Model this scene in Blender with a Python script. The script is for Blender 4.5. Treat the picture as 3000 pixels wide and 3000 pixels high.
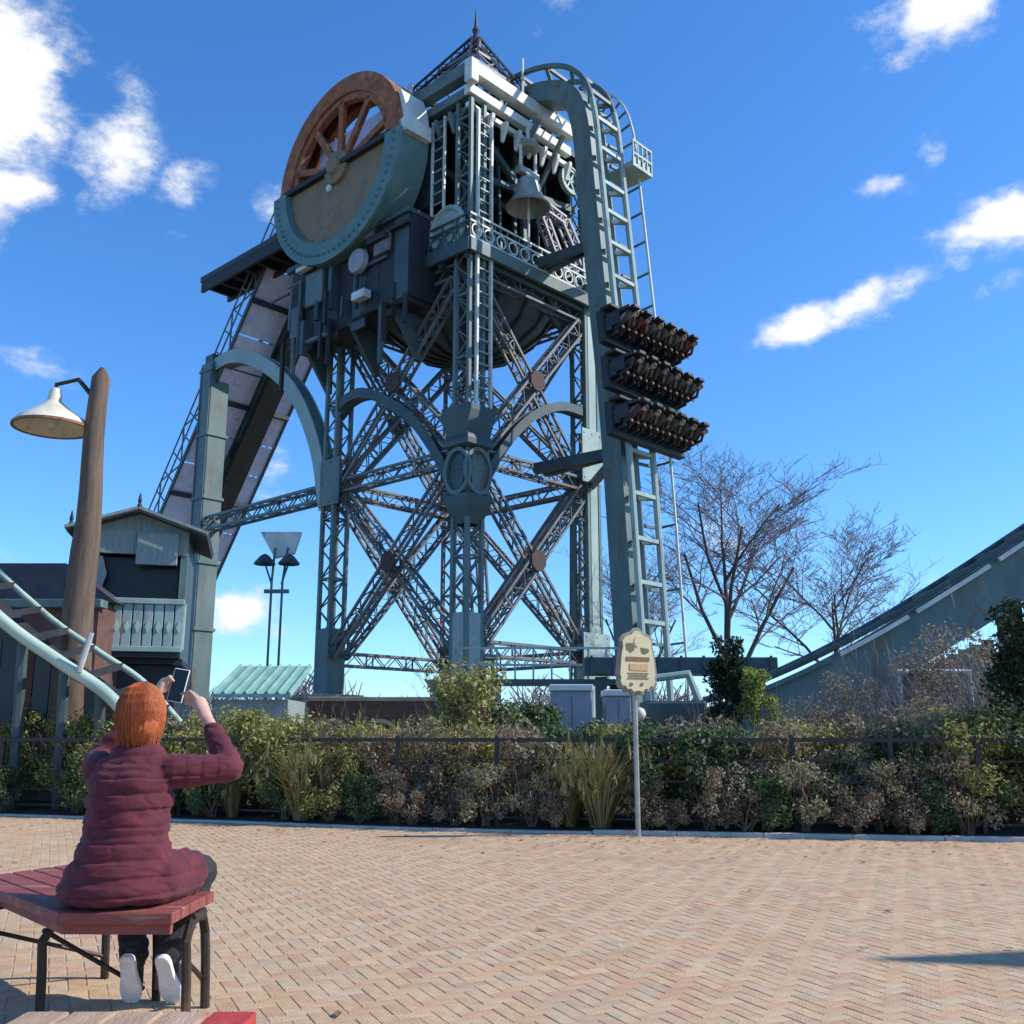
import bpy, bmesh, math, random
from mathutils import Vector, Matrix, noise as mnoise
R = math.radians
PI = math.pi
sc = bpy.context.scene
col = sc.collection
for o in list(bpy.data.objects):
    bpy.data.objects.remove(o)

# ------------------------------------------------------------------ camera, sky, sun, exposure
cd = bpy.data.cameras.new('camera')
cam = bpy.data.objects.new('camera', cd); col.objects.link(cam)
cam.location = (0, 0, 1.15)
cam.rotation_euler = (R(90 + 12.6), 0, 0)
cd.sensor_width = 36.0; cd.lens = 35.6
cd.clip_start = 0.05; cd.clip_end = 2000
sc.camera = cam

SUN_EL, SUN_AZ = 39.0, 91.0            # azimuth clockwise from +Y (the view direction)
ld = bpy.data.lights.new('sun', 'SUN')
ld.energy = 5.0; ld.angle = R(0.53); ld.color = (1.0, 0.94, 0.85)
sun = bpy.data.objects.new('sun', ld); col.objects.link(sun)
sd = Vector((math.sin(R(SUN_AZ)) * math.cos(R(SUN_EL)), math.cos(R(SUN_AZ)) * math.cos(R(SUN_EL)), math.sin(R(SUN_EL))))
sun.rotation_euler = sd.to_track_quat('Z', 'Y').to_euler()

w = bpy.data.worlds.new('World'); sc.world = w; w.use_nodes = True
wn, wl = w.node_tree.nodes, w.node_tree.links
wn.clear()
def wmath(op, a, b=None, c=None, clamp=False):
    n = wn.new('ShaderNodeMath'); n.operation = op; n.use_clamp = clamp
    for i, v_ in enumerate((a, b, c)):
        if v_ is None: continue
        if isinstance(v_, (int, float)): n.inputs[i].default_value = v_
        else: wl.new(v_, n.inputs[i])
    return n.outputs[0]
sky = wn.new('ShaderNodeTexSky'); sky.sky_type = 'NISHITA'; sky.sun_disc = False
sky.sun_elevation = R(SUN_EL); sky.sun_rotation = R(SUN_AZ)
sky.air_density = 1.0; sky.dust_density = 0.2; sky.ozone_density = 1.6; sky.altitude = 10
hsv = wn.new('ShaderNodeHueSaturation'); hsv.inputs['Saturation'].default_value = 1.08; hsv.inputs['Value'].default_value = 1.0
tint = wn.new('ShaderNodeMix'); tint.data_type = 'RGBA'; tint.blend_type = 'MULTIPLY'; tint.inputs['Factor'].default_value = 1
tint.inputs['B'].default_value = (.735, 1.06, 1.46, 1)              # clear, cool spring air
wl.new(sky.outputs[0], tint.inputs['A']); wl.new(tint.outputs['Result'], hsv.inputs['Color'])
tc = wn.new('ShaderNodeTexCoord')
sep = wn.new('ShaderNodeSeparateXYZ'); wl.new(tc.outputs['Generated'], sep.inputs[0])
az = wmath('MULTIPLY', wmath('ARCTAN2', sep.outputs[0], sep.outputs[1]), 57.29578)
el = wmath('MULTIPLY', wmath('ARCSINE', sep.outputs[2]), 57.29578)
def wnoise(scale, detail, rough, off):
    m = wn.new('ShaderNodeMapping'); m.inputs['Location'].default_value = off; m.inputs['Scale'].default_value = (1, 1, 1.7)
    wl.new(tc.outputs['Generated'], m.inputs[0])
    n = wn.new('ShaderNodeTexNoise'); n.inputs['Scale'].default_value = scale
    n.inputs['Detail'].default_value = detail; n.inputs['Roughness'].default_value = rough
    wl.new(m.outputs[0], n.inputs['Vector'])
    return n
nz = wnoise(15.0, 8, 0.66, (3.1, 1.7, 0.4)).outputs[0]
n2 = wnoise(5.0, 4, 0.55, (7.3, 2.2, 5.4))
nsep = wn.new('ShaderNodeSeparateColor'); wl.new(n2.outputs['Color'], nsep.inputs[0])
az2 = wmath('ADD', az, wmath('MULTIPLY', wmath('SUBTRACT', nsep.outputs[0], 0.5), 5.0))
el2 = wmath('ADD', el, wmath('MULTIPLY', wmath('SUBTRACT', nsep.outputs[1], 0.5), 4.0))
# fair-weather clouds all round the sky: azimuth, elevation, half width, half height (degrees), density
clouds = [(-29.6, 31.8, 3.2, 4.2, 1.15, 0), (-28.6, 26.8, 2.0, 1.8, 1.0, .2), (-23.6, 30.8, 2.2, 2.6, .80, .5), (-20.0, 28.9, 1.5, 2.6, .66, -.6),
          (-15.0, 28.3, 1.4, 1.7, .5, .3), (20.2, 22.9, 3.0, 1.1, 1.0, .25), (17.0, 21.9, 2.4, 1.1, .95, .15), (28.2, 25.6, 4.2, 1.3, 1.1, -.06),
          (27.6, 36.4, 5.4, 1.5, .98, .10), (24.6, 35.0, 2.4, .9, .6, .3), (28.4, 22.8, 2.2, .8, .55, .2), (21.7, 28.6, 1.9, .8, .58, 0), (24.9, 29.6, .9, .9, .5, .5), (2.6, 38.9, 3.2, 1.2, .44, .2),
          (-14.9, 7.2, 3.2, 1.6, .8, 0), (-27.4, 18.9, 2.4, .9, .58, -.2), (12.5, 11.2, 3.5, 1.8, .6, .1), (-13.6, 14.0, 1.8, 1.6, .55, .2),
          (-33, 9, 6, 2, .6, 0), (30, 7, 7, 1.8, .5, 0)]
rr = random.Random(4)
for k in range(16):
    clouds.append((44 + k * 16.5 + rr.uniform(-5, 5), rr.uniform(12, 42), rr.uniform(3, 7), rr.uniform(1.4, 3.4), rr.uniform(.6, 1), rr.uniform(-.2, .4)))
acc = None
for a0, e0, ra, re, dn, sl in clouds:
    if a0 > 180: a0 -= 360
    dx = wmath('DIVIDE', wmath('SUBTRACT', az2, a0), ra)
    dy = wmath('DIVIDE', wmath('SUBTRACT', wmath('SUBTRACT', el2, e0), wmath('MULTIPLY', wmath('SUBTRACT', az2, a0), sl)), re)
    d2 = wmath('ADD', wmath('MULTIPLY', dx, dx), wmath('MULTIPLY', dy, dy))
    g = wmath('MULTIPLY', wmath('EXPONENT', wmath('MULTIPLY', d2, -0.75)), dn)
    acc = g if acc is None else wmath('MAXIMUM', acc, g)
dens = wmath('MULTIPLY', wmath('ADD', acc, wmath('MULTIPLY', wmath('SUBTRACT', nz, 0.5), 1.9)), 1.0)
mr = wn.new('ShaderNodeMapRange'); mr.interpolation_type = 'SMOOTHSTEP'
mr.inputs['From Min'].default_value = 0.30; mr.inputs['From Max'].default_value = 1.02
wl.new(dens, mr.inputs['Value'])
mask = wmath('MULTIPLY', mr.outputs[0], wmath('MINIMUM', wmath('MULTIPLY', acc, 5.0), 1.0), clamp=True)
cmix = wn.new('ShaderNodeMix'); cmix.data_type = 'RGBA'
wl.new(mask, cmix.inputs['Factor']); wl.new(hsv.outputs[0], cmix.inputs['A'])
shade = wn.new('ShaderNodeMix'); shade.data_type = 'RGBA'
shade.inputs['A'].default_value = (4.4, 5.0, 5.9, 1); shade.inputs['B'].default_value = (7.0, 6.95, 6.85, 1)
wl.new(mr.outputs[0], shade.inputs['Factor']); wl.new(shade.outputs['Result'], cmix.inputs['B'])
bg = wn.new('ShaderNodeBackground'); bg.inputs['Strength'].default_value = 0.15
wl.new(cmix.outputs['Result'], bg.inputs['Color'])
wo = wn.new('ShaderNodeOutputWorld'); wl.new(bg.outputs[0], wo.inputs['Surface'])

vs = sc.view_settings
vs.view_transform = 'Standard'; vs.look = 'None'; vs.exposure = 0.12; vs.gamma = 1.0; vs.use_curve_mapping = False
sc.render.engine = 'CYCLES'
sc.cycles.use_denoising = True
sc.cycles.max_bounces = 6

# ------------------------------------------------------------------ materials
def M(name, c1, c2=None, rough=0.6, metal=0.0, scale=2.5, detail=5, bump=0.15, bscale=30, c3=None, c3amt=0.0, c3scale=1.2, rnd=None, island=False, stretch=(1, 1, 1), lo=.32, hi=.68, trans=0.0, spec=0.4):
    """Procedural surface: two colours mixed by noise, a third in patches (rust, moss, dirt), fine relief."""
    m = bpy.data.materials.new(name); m.use_nodes = True
    t = m.node_tree; n = t.nodes; l = t.links
    bs = n['Principled BSDF']; bs.inputs['Metallic'].default_value = metal
    bs.inputs['Specular IOR Level'].default_value = spec
    tc = n.new('ShaderNodeTexCoord'); mp = n.new('ShaderNodeMapping'); mp.inputs['Scale'].default_value = stretch
    l.new(tc.outputs['Object'], mp.inputs[0])
    nt = n.new('ShaderNodeTexNoise'); nt.inputs['Scale'].default_value = scale; nt.inputs['Detail'].default_value = detail; nt.inputs['Roughness'].default_value = .6
    l.new(mp.outputs[0], nt.inputs['Vector'])
    rp = n.new('ShaderNodeValToRGB'); l.new(nt.outputs[0], rp.inputs[0])
    c2 = c2 or tuple(x * .7 for x in c1)
    rp.color_ramp.elements[0].position = lo; rp.color_ramp.elements[0].color = (*c2, 1)
    rp.color_ramp.elements[1].position = hi; rp.color_ramp.elements[1].color = (*c1, 1)
    out = rp.outputs[0]
    if c3:
        n3 = n.new('ShaderNodeTexNoise'); n3.inputs['Scale'].default_value = c3scale; n3.inputs['Detail'].default_value = 8; n3.inputs['Roughness'].default_value = .7
        l.new(mp.outputs[0], n3.inputs['Vector'])
        r3 = n.new('ShaderNodeMapRange'); r3.inputs['From Min'].default_value = 0.62 - c3amt * .3; r3.inputs['From Max'].default_value = 0.72 - c3amt * .2
        l.new(n3.outputs[0], r3.inputs['Value'])
        mx = n.new('ShaderNodeMix'); mx.data_type = 'RGBA'; mx.inputs['B'].default_value = (*c3, 1)
        l.new(r3.outputs[0], mx.inputs['Factor']); l.new(out, mx.inputs['A']); out = mx.outputs['Result']
    if rnd:                                   # list of colours picked per object or per piece of the mesh
        if island:
            g = n.new('ShaderNodeNewGeometry'); src = g.outputs['Random Per Island']
        else:
            g = n.new('ShaderNodeObjectInfo'); src = g.outputs['Random']
        rr_ = n.new('ShaderNodeValToRGB'); rr_.color_ramp.interpolation = 'LINEAR'
        l.new(src, rr_.inputs[0])
        els = rr_.color_ramp.elements
        els[0].position = 0; els[0].color = (*rnd[0], 1); els[1].position = 1; els[1].color = (*rnd[-1], 1)
        for i in range(1, len(rnd) - 1):
            e = els.new(i / (len(rnd) - 1)); e.color = (*rnd[i], 1)
        mx = n.new('ShaderNodeMix'); mx.data_type = 'RGBA'; mx.blend_type = 'MULTIPLY'; mx.inputs['Factor'].default_value = 1
        l.new(rr_.outputs[0], mx.inputs['A']); l.new(out, mx.inputs['B']); out = mx.outputs['Result']
    l.new(out, bs.inputs['Base Color'])
    rmap = n.new('ShaderNodeMapRange'); rmap.inputs['To Min'].default_value = max(.05, rough - .12); rmap.inputs['To Max'].default_value = min(1, rough + .15)
    l.new(nt.outputs[0], rmap.inputs['Value']); l.new(rmap.outputs[0], bs.inputs['Roughness'])
    if bump:
        nb = n.new('ShaderNodeTexNoise'); nb.inputs['Scale'].default_value = bscale; nb.inputs['Detail'].default_value = 4
        l.new(mp.outputs[0], nb.inputs['Vector'])
        bp = n.new('ShaderNodeBump'); bp.inputs['Strength'].default_value = bump; bp.inputs['Distance'].default_value = 0.02
        l.new(nb.outputs[0], bp.inputs['Height']); l.new(bp.outputs[0], bs.inputs['Normal'])
    if trans:
        tr = n.new('ShaderNodeBsdfTranslucent'); l.new(out, tr.inputs['Color'])
        ms = n.new('ShaderNodeMixShader'); ms.inputs[0].default_value = trans
        l.new(bs.outputs[0], ms.inputs[1]); l.new(tr.outputs[0], ms.inputs[2])
        l.new(ms.outputs[0], n['Material Output'].inputs['Surface'])
    return m

W1 = (1, 1, 1)
PAV = [(.48, .315, .175), (.55, .37, .215), (.59, .41, .245), (.51, .375, .245), (.62, .435, .265), (.53, .325, .19), (.56, .425, .275), (.47, .345, .225), (.59, .375, .215), (.50, .30, .20)]
mat = dict(
    paver=M('brick_paver', W1, (.80, .78, .76), .85, rnd=PAV, scale=14, bump=.5, bscale=90, c3=(.74, .70, .62), c3amt=.10, c3scale=9),
    paver_field=M('brick_paver_field', W1, (.80, .78, .76), .85, rnd=PAV, island=True, scale=14, bump=.5, bscale=90, c3=(.76, .73, .68), c3amt=.25, c3scale=.55),
    joint=M('joint_sand', (.48, .36, .23), (.33, .24, .15), .95, scale=6, bump=.4, bscale=120),
    soil=M('dark_soil', (.07, .055, .035), (.03, .025, .018), .95, scale=3, bump=.8, bscale=25),
    gravel=M('gravel_and_thin_grass', (.24, .215, .155), (.13, .135, .075), .95, scale=.35, detail=8, bump=.8, bscale=18),
    kerbm=M('pale_concrete', (.52, .50, .47), (.36, .35, .33), .85, scale=5, bump=.3, bscale=60),
    teal=M('weathered_teal_paint', (.140, .205, .20), (.08, .13, .135), .55, c3=(.13, .10, .07), c3amt=.30, c3scale=1.6, scale=1.3, bump=.12, stretch=(1, 1, .35)),
    teal_pale=M('pale_teal_paint', (.34, .43, .40), (.23, .31, .295), .5, c3=(.20, .16, .11), c3amt=.18, c3scale=1.8, scale=1.2, bump=.1, stretch=(1, 1, .4)),
    teal_dark=M('dark_teal_steel', (.062, .098, .106), (.034, .057, .065), .5, c3=(.09, .055, .035), c3amt=.12, scale=1.1, bump=.12),
    lattice=M('greyed_lattice_steel', (.185, .205, .215), (.10, .112, .122), .55, c3=(.15, .085, .05), c3amt=.3, c3scale=.9, scale=2, bump=.1),
    white=M('offwhite_paint', (.72, .73, .68), (.52, .54, .50), .5, c3=(.28, .22, .15), c3amt=.04, scale=1.6, bump=.1),
    rust=M('rusted_orange_iron', (.40, .14, .055), (.19, .062, .032), .75, c3=(.46, .25, .13), c3amt=.2, scale=2.2, bump=.35),
    tan=M('tan_rust_plate', (.30, .20, .115), (.19, .135, .085), .7, c3=(.12, .15, .13), c3amt=.3, scale=1.1, bump=.2),
    green=M('wheel_guard_green', (.13, .225, .215), (.085, .155, .155), .5, c3=(.22, .13, .07), c3amt=.12, c3scale=.8, scale=1.0, bump=.15),
    lilac=M('galvanised_panel', (.70, .71, .95), (.56, .57, .80), .45, metal=.0, scale=1.8, bump=.15, c3=(.36, .34, .40), c3amt=.1),
    dark=M('black_brown_steel', (.030, .030, .034), (.014, .014, .017), .6, scale=2, bump=.2),
    darkroof=M('dark_slate_lead', (.060, .058, .075), (.030, .030, .040), .6, scale=2.5, bump=.3, stretch=(1, 4, 1)),
    mint=M('mint_paint', (.46, .57, .45), (.33, .43, .35), .45, c3=(.20, .18, .14), c3amt=.06, scale=1.5, bump=.08),
    mintroof=M('mint_copper_roof', (.26, .46, .40), (.18, .34, .31), .6, scale=1.4, bump=.2, stretch=(3, 1, 1)),
    stone=M('beige_ashlar', (.42, .35, .25), (.26, .215, .15), .85, scale=2, bump=.5, bscale=14),
    mortar=M('mortar', (.25, .22, .18), (.17, .15, .12), .95, scale=5, bump=.3),
    plate_rust=M('dark_rusted_plate', (.10, .055, .042), (.045, .032, .030), .75, scale=3, bump=.3),
    brickred=M('brown_brick', (.155, .075, .055), (.085, .045, .038), .85, scale=3, bump=.4, bscale=18),
    board=M('greygreen_boards', (.29, .33, .32), (.19, .225, .225), .7, scale=3, stretch=(6, 6, .7), bump=.3),
    wood=M('rustic_post_wood', (.185, .125, .088), (.085, .058, .042), .8, scale=2.2, stretch=(5, 5, .5), bump=.6, bscale=24),
    shade=M('enamel_lampshade', (.78, .72, .58), (.62, .54, .40), .35, c3=(.42, .25, .12), c3amt=.10, c3scale=2.5, scale=2, bump=.05),
    shade_in=M('lampshade_rust_rim', (.30, .15, .07), (.20, .09, .045), .6, scale=4, bump=.2),
    redplank=M('worn_red_plank', (.30, .075, .06), (.19, .045, .04), .6, c3=(.34, .19, .14), c3amt=.28, c3scale=2.5, scale=3, stretch=(1, 6, 6), bump=.35, bscale=30),
    redplank2=M('bright_red_plank', (.50, .055, .04), (.36, .035, .03), .5, c3=(.42, .14, .09), c3amt=.1, c3scale=3, scale=3, stretch=(6, 1, 6), bump=.3),
    tanplank=M('bare_plank', (.48, .33, .22), (.33, .22, .14), .75, c3=(.36, .08, .06), c3amt=.22, c3scale=2, scale=3, stretch=(6, 1, 6), bump=.4),
    iron=M('brown_black_iron', (.055, .040, .030), (.025, .018, .015), .55, c3=(.13, .065, .03), c3amt=.2, c3scale=4, scale=5, bump=.2, metal=.2),
    fence=M('dark_fence_paint', (.040, .038, .040), (.020, .020, .022), .55, scale=5, bump=.15),
    signface=M('cream_sign_board', (.66, .58, .34), (.55, .50, .33), .55, c3=(.42, .36, .20), c3amt=.06, scale=4, bump=.15),
    signedge=M('sign_frame_bronze', (.30, .27, .18), (.20, .18, .13), .55, scale=6, bump=.2),
    signbrown=M('sign_brown_paint', (.26, .15, .06), (.18, .10, .045), .6, scale=6, bump=.1),
    signorange=M('sign_orange_paint', (.62, .38, .17), (.50, .30, .14), .6, scale=6, bump=.1),
    signolive=M('sign_olive_paint', (.20, .18, .07), (.13, .12, .05), .6, scale=6, bump=.1),
    galv=M('galvanised_pole', (.42, .42, .40), (.28, .28, .27), .45, metal=.35, scale=6, bump=.1),
    cabinet=M('grey_cabinet', (.33, .33, .36), (.25, .25, .28), .5, scale=2, bump=.08),
    bark=M('grey_bark', (.115, .095, .085), (.055, .045, .042), .9, scale=4, stretch=(3, 3, 1), bump=.7, bscale=14),
    twig=M('purple_grey_twigs', (.25, .20, .215), (.16, .125, .14), .85, scale=1, bump=0),
    stem=M('shrub_stems', (.20, .145, .095), (.10, .07, .048), .85, scale=3, bump=.2),
    dark_inside=M('dark_interior', (.018, .020, .024), (.010, .011, .014), .35, scale=1, bump=.05),
    skin=M('skin', (.62, .38, .29), (.52, .30, .22), .5, scale=12, bump=.06, bscale=120),
    hair=M('copper_hair', (.62, .175, .050), (.33, .075, .022), .42, scale=26, stretch=(9, 9, 1), bump=.5, bscale=60),
    coat=M('maroon_quilted_coat', (.135, .027, .038), (.075, .015, .023), .78, scale=9, bump=.25, bscale=220, spec=.2),
    trouser=M('charcoal_trousers', (.034, .035, .038), (.018, .018, .021), .8, scale=14, bump=.4, bscale=80),
    shoe=M('shoe_sole_white', (.80, .80, .80), (.66, .66, .67), .55, scale=18, bump=.25, bscale=60),
    shoeup=M('shoe_upper_black', (.03, .03, .035), (.015, .015, .018), .6, scale=14, bump=.3),
    phone=M('phone_black', (.012, .012, .014), (.008, .008, .010), .18, scale=3, bump=0),
    phonecase=M('phone_case_white', (.78, .78, .76), (.70, .70, .68), .4, scale=6, bump=.05),
    seat=M('black_seat_plastic', (.022, .022, .025), (.012, .012, .014), .45, scale=5, bump=.1),
    brownpad=M('brown_seat_pad', (.065, .045, .036), (.032, .022, .018), .6, scale=5, bump=.2),
    bell=M('pale_bronze', (.46, .47, .42), (.28, .30, .27), .4, metal=.3, scale=3, bump=.12),
    jeans=M('rider_dark_cloth', (.04, .045, .06), (.02, .022, .03), .8, scale=6, bump=0),
    ridertop=M('rider_tops', W1, (.8, .8, .8), .8, rnd=[(.05, .05, .06), (.30, .05, .04), (.10, .16, .26), (.03, .03, .03), (.30, .18, .09), (.10, .20, .14), (.35, .34, .33), (.06, .06, .08)], scale=6, bump=0),
    riderhair=M('rider_hair', W1, (.7, .7, .7), .7, rnd=[(.05, .025, .012), (.02, .014, .01), (.18, .10, .04), (.09, .04, .02)], scale=8, bump=0),
)
def leafmat(name, cols, trans=.3, rough=.55):
    return M(name, W1, (.75, .75, .75), rough, rnd=cols, island=True, scale=6, bump=0, trans=trans, spec=.25)
mat['leaf_olive'] = leafmat('olive_leaves', [(0.236, 0.261, 0.059), (0.366, 0.366, 0.095), (0.177, 0.213, 0.057), (0.520, 0.450, 0.154), (0.296, 0.331, 0.095), (0.402, 0.308, 0.119)])
mat['leaf_ochre'] = leafmat('ochre_blades', [(.34, .27, .11), (.25, .23, .09), (.42, .34, .17), (.20, .21, .07), (.32, .25, .12)])
mat['leaf_dark'] = leafmat('dark_evergreen_leaves', [(0.075, 0.128, 0.046), (0.106, 0.181, 0.064), (0.046, 0.089, 0.039), (0.149, 0.213, 0.085)])
mat['leaf_brown'] = leafmat('brown_withered_leaves', [(0.324, 0.234, 0.132), (0.216, 0.156, 0.096), (0.408, 0.318, 0.204), (0.264, 0.222, 0.108), (0.456, 0.372, 0.252), (0.204, 0.192, 0.084)])
mat['leaf_grey'] = leafmat('pale_sage_leaves', [(.33, .31, .17), (.25, .245, .125), (.44, .40, .26), (.20, .205, .085), (.36, .32, .21)])
mat['leaf_heather'] = leafmat('faded_heather', [(.28, .19, .125), (.19, .13, .085), (.40, .30, .21), (.19, .155, .075), (.46, .37, .27)])
mat['leaf_lime'] = leafmat('lime_conifer_leaves', [(0.265, 0.328, 0.055), (0.359, 0.421, 0.086), (0.187, 0.242, 0.047), (0.437, 0.437, 0.140)])
mat['needle'] = leafmat('dark_conifer_needles', [(.022, .045, .018), (.035, .065, .024), (.015, .032, .014), (.05, .08, .03)])

mat['coat'].node_tree.nodes['Principled BSDF'].inputs['Sheen Weight'].default_value = .12
mat['coat'].node_tree.nodes['Principled BSDF'].inputs['Sheen Tint'].default_value = (1, .6, .7, 1)

# ------------------------------------------------------------------ helpers
class MB:
    """Collects shapes; build() links them as ONE mesh object."""
    def __init__(s): s.v = []; s.f = []
    def add(s, vs_, fs_):
        b = len(s.v); s.v += [tuple(x) for x in vs_]; s.f += [tuple(i + b for i in f) for f in fs_]
    def box(s, c, size, rot=None):
        hx, hy, hz = size[0] / 2, size[1] / 2, size[2] / 2
        p = [Vector((x, y, z)) for x in (-hx, hx) for y in (-hy, hy) for z in (-hz, hz)]
        if rot is not None: p = [rot @ q for q in p]
        c = Vector(c)
        s.add([q + c for q in p], [(0, 1, 3, 2), (4, 6, 7, 5), (0, 4, 5, 1), (2, 3, 7, 6), (0, 2, 6, 4), (1, 5, 7, 3)])
    def bar(s, p0, p1, wd, ht=None, up=(0, 0, 1)):
        p0, p1 = Vector(p0), Vector(p1); ht = ht or wd
        d = (p1 - p0).normalized(); up = Vector(up)
        if abs(d.dot(up)) > .98: up = Vector((1, 0, 0))
        x = d.cross(up).normalized(); y = x.cross(d).normalized()
        x *= wd / 2; y *= ht / 2
        s.add([p0 - x - y, p0 + x - y, p0 + x + y, p0 - x + y, p1 - x - y, p1 + x - y, p1 + x + y, p1 - x + y],
              [(0, 1, 2, 3), (7, 6, 5, 4), (0, 4, 5, 1), (1, 5, 6, 2), (2, 6, 7, 3), (3, 7, 4, 0)])
    def path(s, pts, wd, ht=None, up=(0, 0, 1), close=False):
        """Box-section sweep along a polyline, one continuous skin."""
        ht = ht or wd; pts = [Vector(p) for p in pts]; n = len(pts); b = len(s.v); up = Vector(up)
        for i, p in enumerate(pts):
            if close: d = pts[(i + 1) % n] - pts[i - 1]
            else: d = pts[min(i + 1, n - 1)] - pts[max(i - 1, 0)]
            d.normalize()
            x = d.cross(up)
            if x.length < 1e-3: x = d.cross(Vector((0, 1, 0)))
            x.normalize(); y = x.cross(d).normalized()
            for a, c in ((-1, -1), (1, -1), (1, 1), (-1, 1)): s.v.append(tuple(p + x * a * wd / 2 + y * c * ht / 2))
        for i in range(n if close else n - 1):
            j = (i + 1) % n
            for k in range(4): s.f.append((b + i * 4 + k, b + i * 4 + (k + 1) % 4, b + j * 4 + (k + 1) % 4, b + j * 4 + k))
        if not close:
            s.f.append((b + 3, b + 2, b + 1, b)); e = b + (n - 1) * 4; s.f.append((e, e + 1, e + 2, e + 3))
    def tube(s, pts, rad, n=8, caps=True):
        pts = [Vector(p) for p in pts]; m = len(pts); b = len(s.v)
        if isinstance(rad, (int, float)): rad = [rad] * m
        d = (pts[1] - pts[0]).normalized()
        up = Vector((0, 0, 1)) if abs(d.z) < .9 else Vector((1, 0, 0))
        x = d.cross(up).normalized()
        for i, p in enumerate(pts):
            d = (pts[min(i + 1, m - 1)] - pts[max(i - 1, 0)]).normalized()
            x = (x - d * x.dot(d)).normalized(); y = d.cross(x)
            for k in range(n):
                a = 2 * math.pi * k / n
                s.v.append(tuple(p + (x * math.cos(a) + y * math.sin(a)) * rad[i]))
        for i in range(m - 1):
            for k in range(n):
                s.f.append((b + i * n + k, b + i * n + (k + 1) % n, b + (i + 1) * n + (k + 1) % n, b + (i + 1) * n + k))
        if caps:
            s.f.append(tuple(b + n - 1 - k for k in range(n))); e = b + (m - 1) * n; s.f.append(tuple(e + k for k in range(n)))
    def lathe(s, prof, n=24, c=(0, 0, 0), axis='z', a0=0, a1=2 * math.pi):
        c = Vector(c); b = len(s.v); full = abs(a1 - a0 - 2 * math.pi) < 1e-6; m = n if full else n + 1
        for r_, h in prof:
            for k in range(m):
                a = a0 + (a1 - a0) * k / n
                p = Vector((r_ * math.cos(a), r_ * math.sin(a), h))
                if axis == 'x': p = Vector((h, r_ * math.cos(a), r_ * math.sin(a)))
                s.v.append(tuple(p + c))
        for i in range(len(prof) - 1):
            for k in range(n):
                k2 = (k + 1) % m
                s.f.append((b + i * m + k, b + i * m + k2, b + (i + 1) * m + k2, b + (i + 1) * m + k))
    def prism(s, poly, thick, origin=(0, 0, 0), ex=(1, 0, 0), ey=(0, 0, 1), en=(0, 1, 0)):
        """Flat outline (2D) extruded by thick along en."""
        o, ex, ey, en = Vector(origin), Vector(ex), Vector(ey), Vector(en); n = len(poly)
        A = [o + ex * x + ey * y for x, y in poly]; B = [a + en * thick for a in A]
        s.add(A + B, [tuple(range(n)), tuple(range(2 * n - 1, n - 1, -1))] + [(i, i + n, (i + 1) % n + n, (i + 1) % n) for i in range(n)])
    def build(s, name, m, parent=None, origin=(0, 0, 0), smooth=False, bevel=0):
        me = bpy.data.meshes.new(name); o_ = Vector(origin)
        me.from_pydata([tuple(Vector(p) - o_) for p in s.v] if o_.length else s.v, [], s.f)
        ms = m if isinstance(m, (list, tuple)) else [m]
        for q in ms: me.materials.append(mat[q])
        bm = bmesh.new(); bm.from_mesh(me); bmesh.ops.recalc_face_normals(bm, faces=bm.faces); bm.to_mesh(me); bm.free()
        if smooth:
            me.shade_smooth()
        o = bpy.data.objects.new(name, me); col.objects.link(o); o.location = o_
        if parent: o.parent = parent
        if bevel:
            md = o.modifiers.new('bevel', 'BEVEL'); md.width = bevel; md.segments = 2; md.limit_method = 'ANGLE'; md.angle_limit = R(40)
        return o
def smooth_by_angle(o, deg=35):
    me = o.data; me.shade_smooth()
    bm = bmesh.new(); bm.from_mesh(me)
    for e in bm.edges:
        if len(e.link_faces) == 2 and e.calc_face_angle(0) > R(deg): e.smooth = False
    bm.to_mesh(me); bm.free()
def tag(o, label=None, cat=None, group=None, kind=None):
    if label: o['label'] = label
    if cat: o['category'] = cat
    if group: o['group'] = group
    if kind: o['kind'] = kind
    return o
def empty(name, loc=(0, 0, 0), rz=0):
    o = bpy.data.objects.new(name, None); col.objects.link(o); o.location = loc; o.rotation_euler = (0, 0, rz); o.empty_display_size = .3
    return o
def copy_tree(o, parent=None):
    c = o.copy(); col.objects.link(c); c.parent = parent
    for ch in o.children: copy_tree(ch, c)
    return c
def girder(mb, p0, p1, wd, dp, pitch=None, ch=.11, lc=.055, side=(0, 0, 1), solid=False):
    """Laced girder: four corner angles, zigzag lacing on all four faces, end plates."""
    p0, p1 = Vector(p0), Vector(p1); L = (p1 - p0).length; d = (p1 - p0).normalized(); up = Vector(side)
    x = d.cross(up)
    if x.length < .05: x = d.cross(Vector((1, 0, 0)))
    x.normalize(); y = x.cross(d).normalized()
    pitch = pitch or wd
    cs = [x * (wd / 2) * a + y * (dp / 2) * b for a, b in ((-1, -1), (1, -1), (1, 1), (-1, 1))]
    for c in cs: mb.bar(p0 + c, p1 + c, ch, ch, y)
    n = max(2, int(L / pitch))
    for k in range(n):
        a = p0 + d * (L * k / n); b = p0 + d * (L * (k + 1) / n)
        for i in range(4):
            c0, c1 = cs[i], cs[(i + 1) % 4]
            if (k + i) % 2: c0, c1 = c1, c0
            mb.bar(a + c0, b + c1, lc, lc * .5, y if i % 2 else x)
        if k % 4 == 0:
            for i in range(4): mb.bar(a + cs[i], a + cs[(i + 1) % 4], lc * 1.3, lc)
    rr_ = Matrix((x, y, d)).transposed()
    for p in (p0, p1): mb.box(p, (wd * 1.15, dp * 1.15, .06), rr_)

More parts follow.
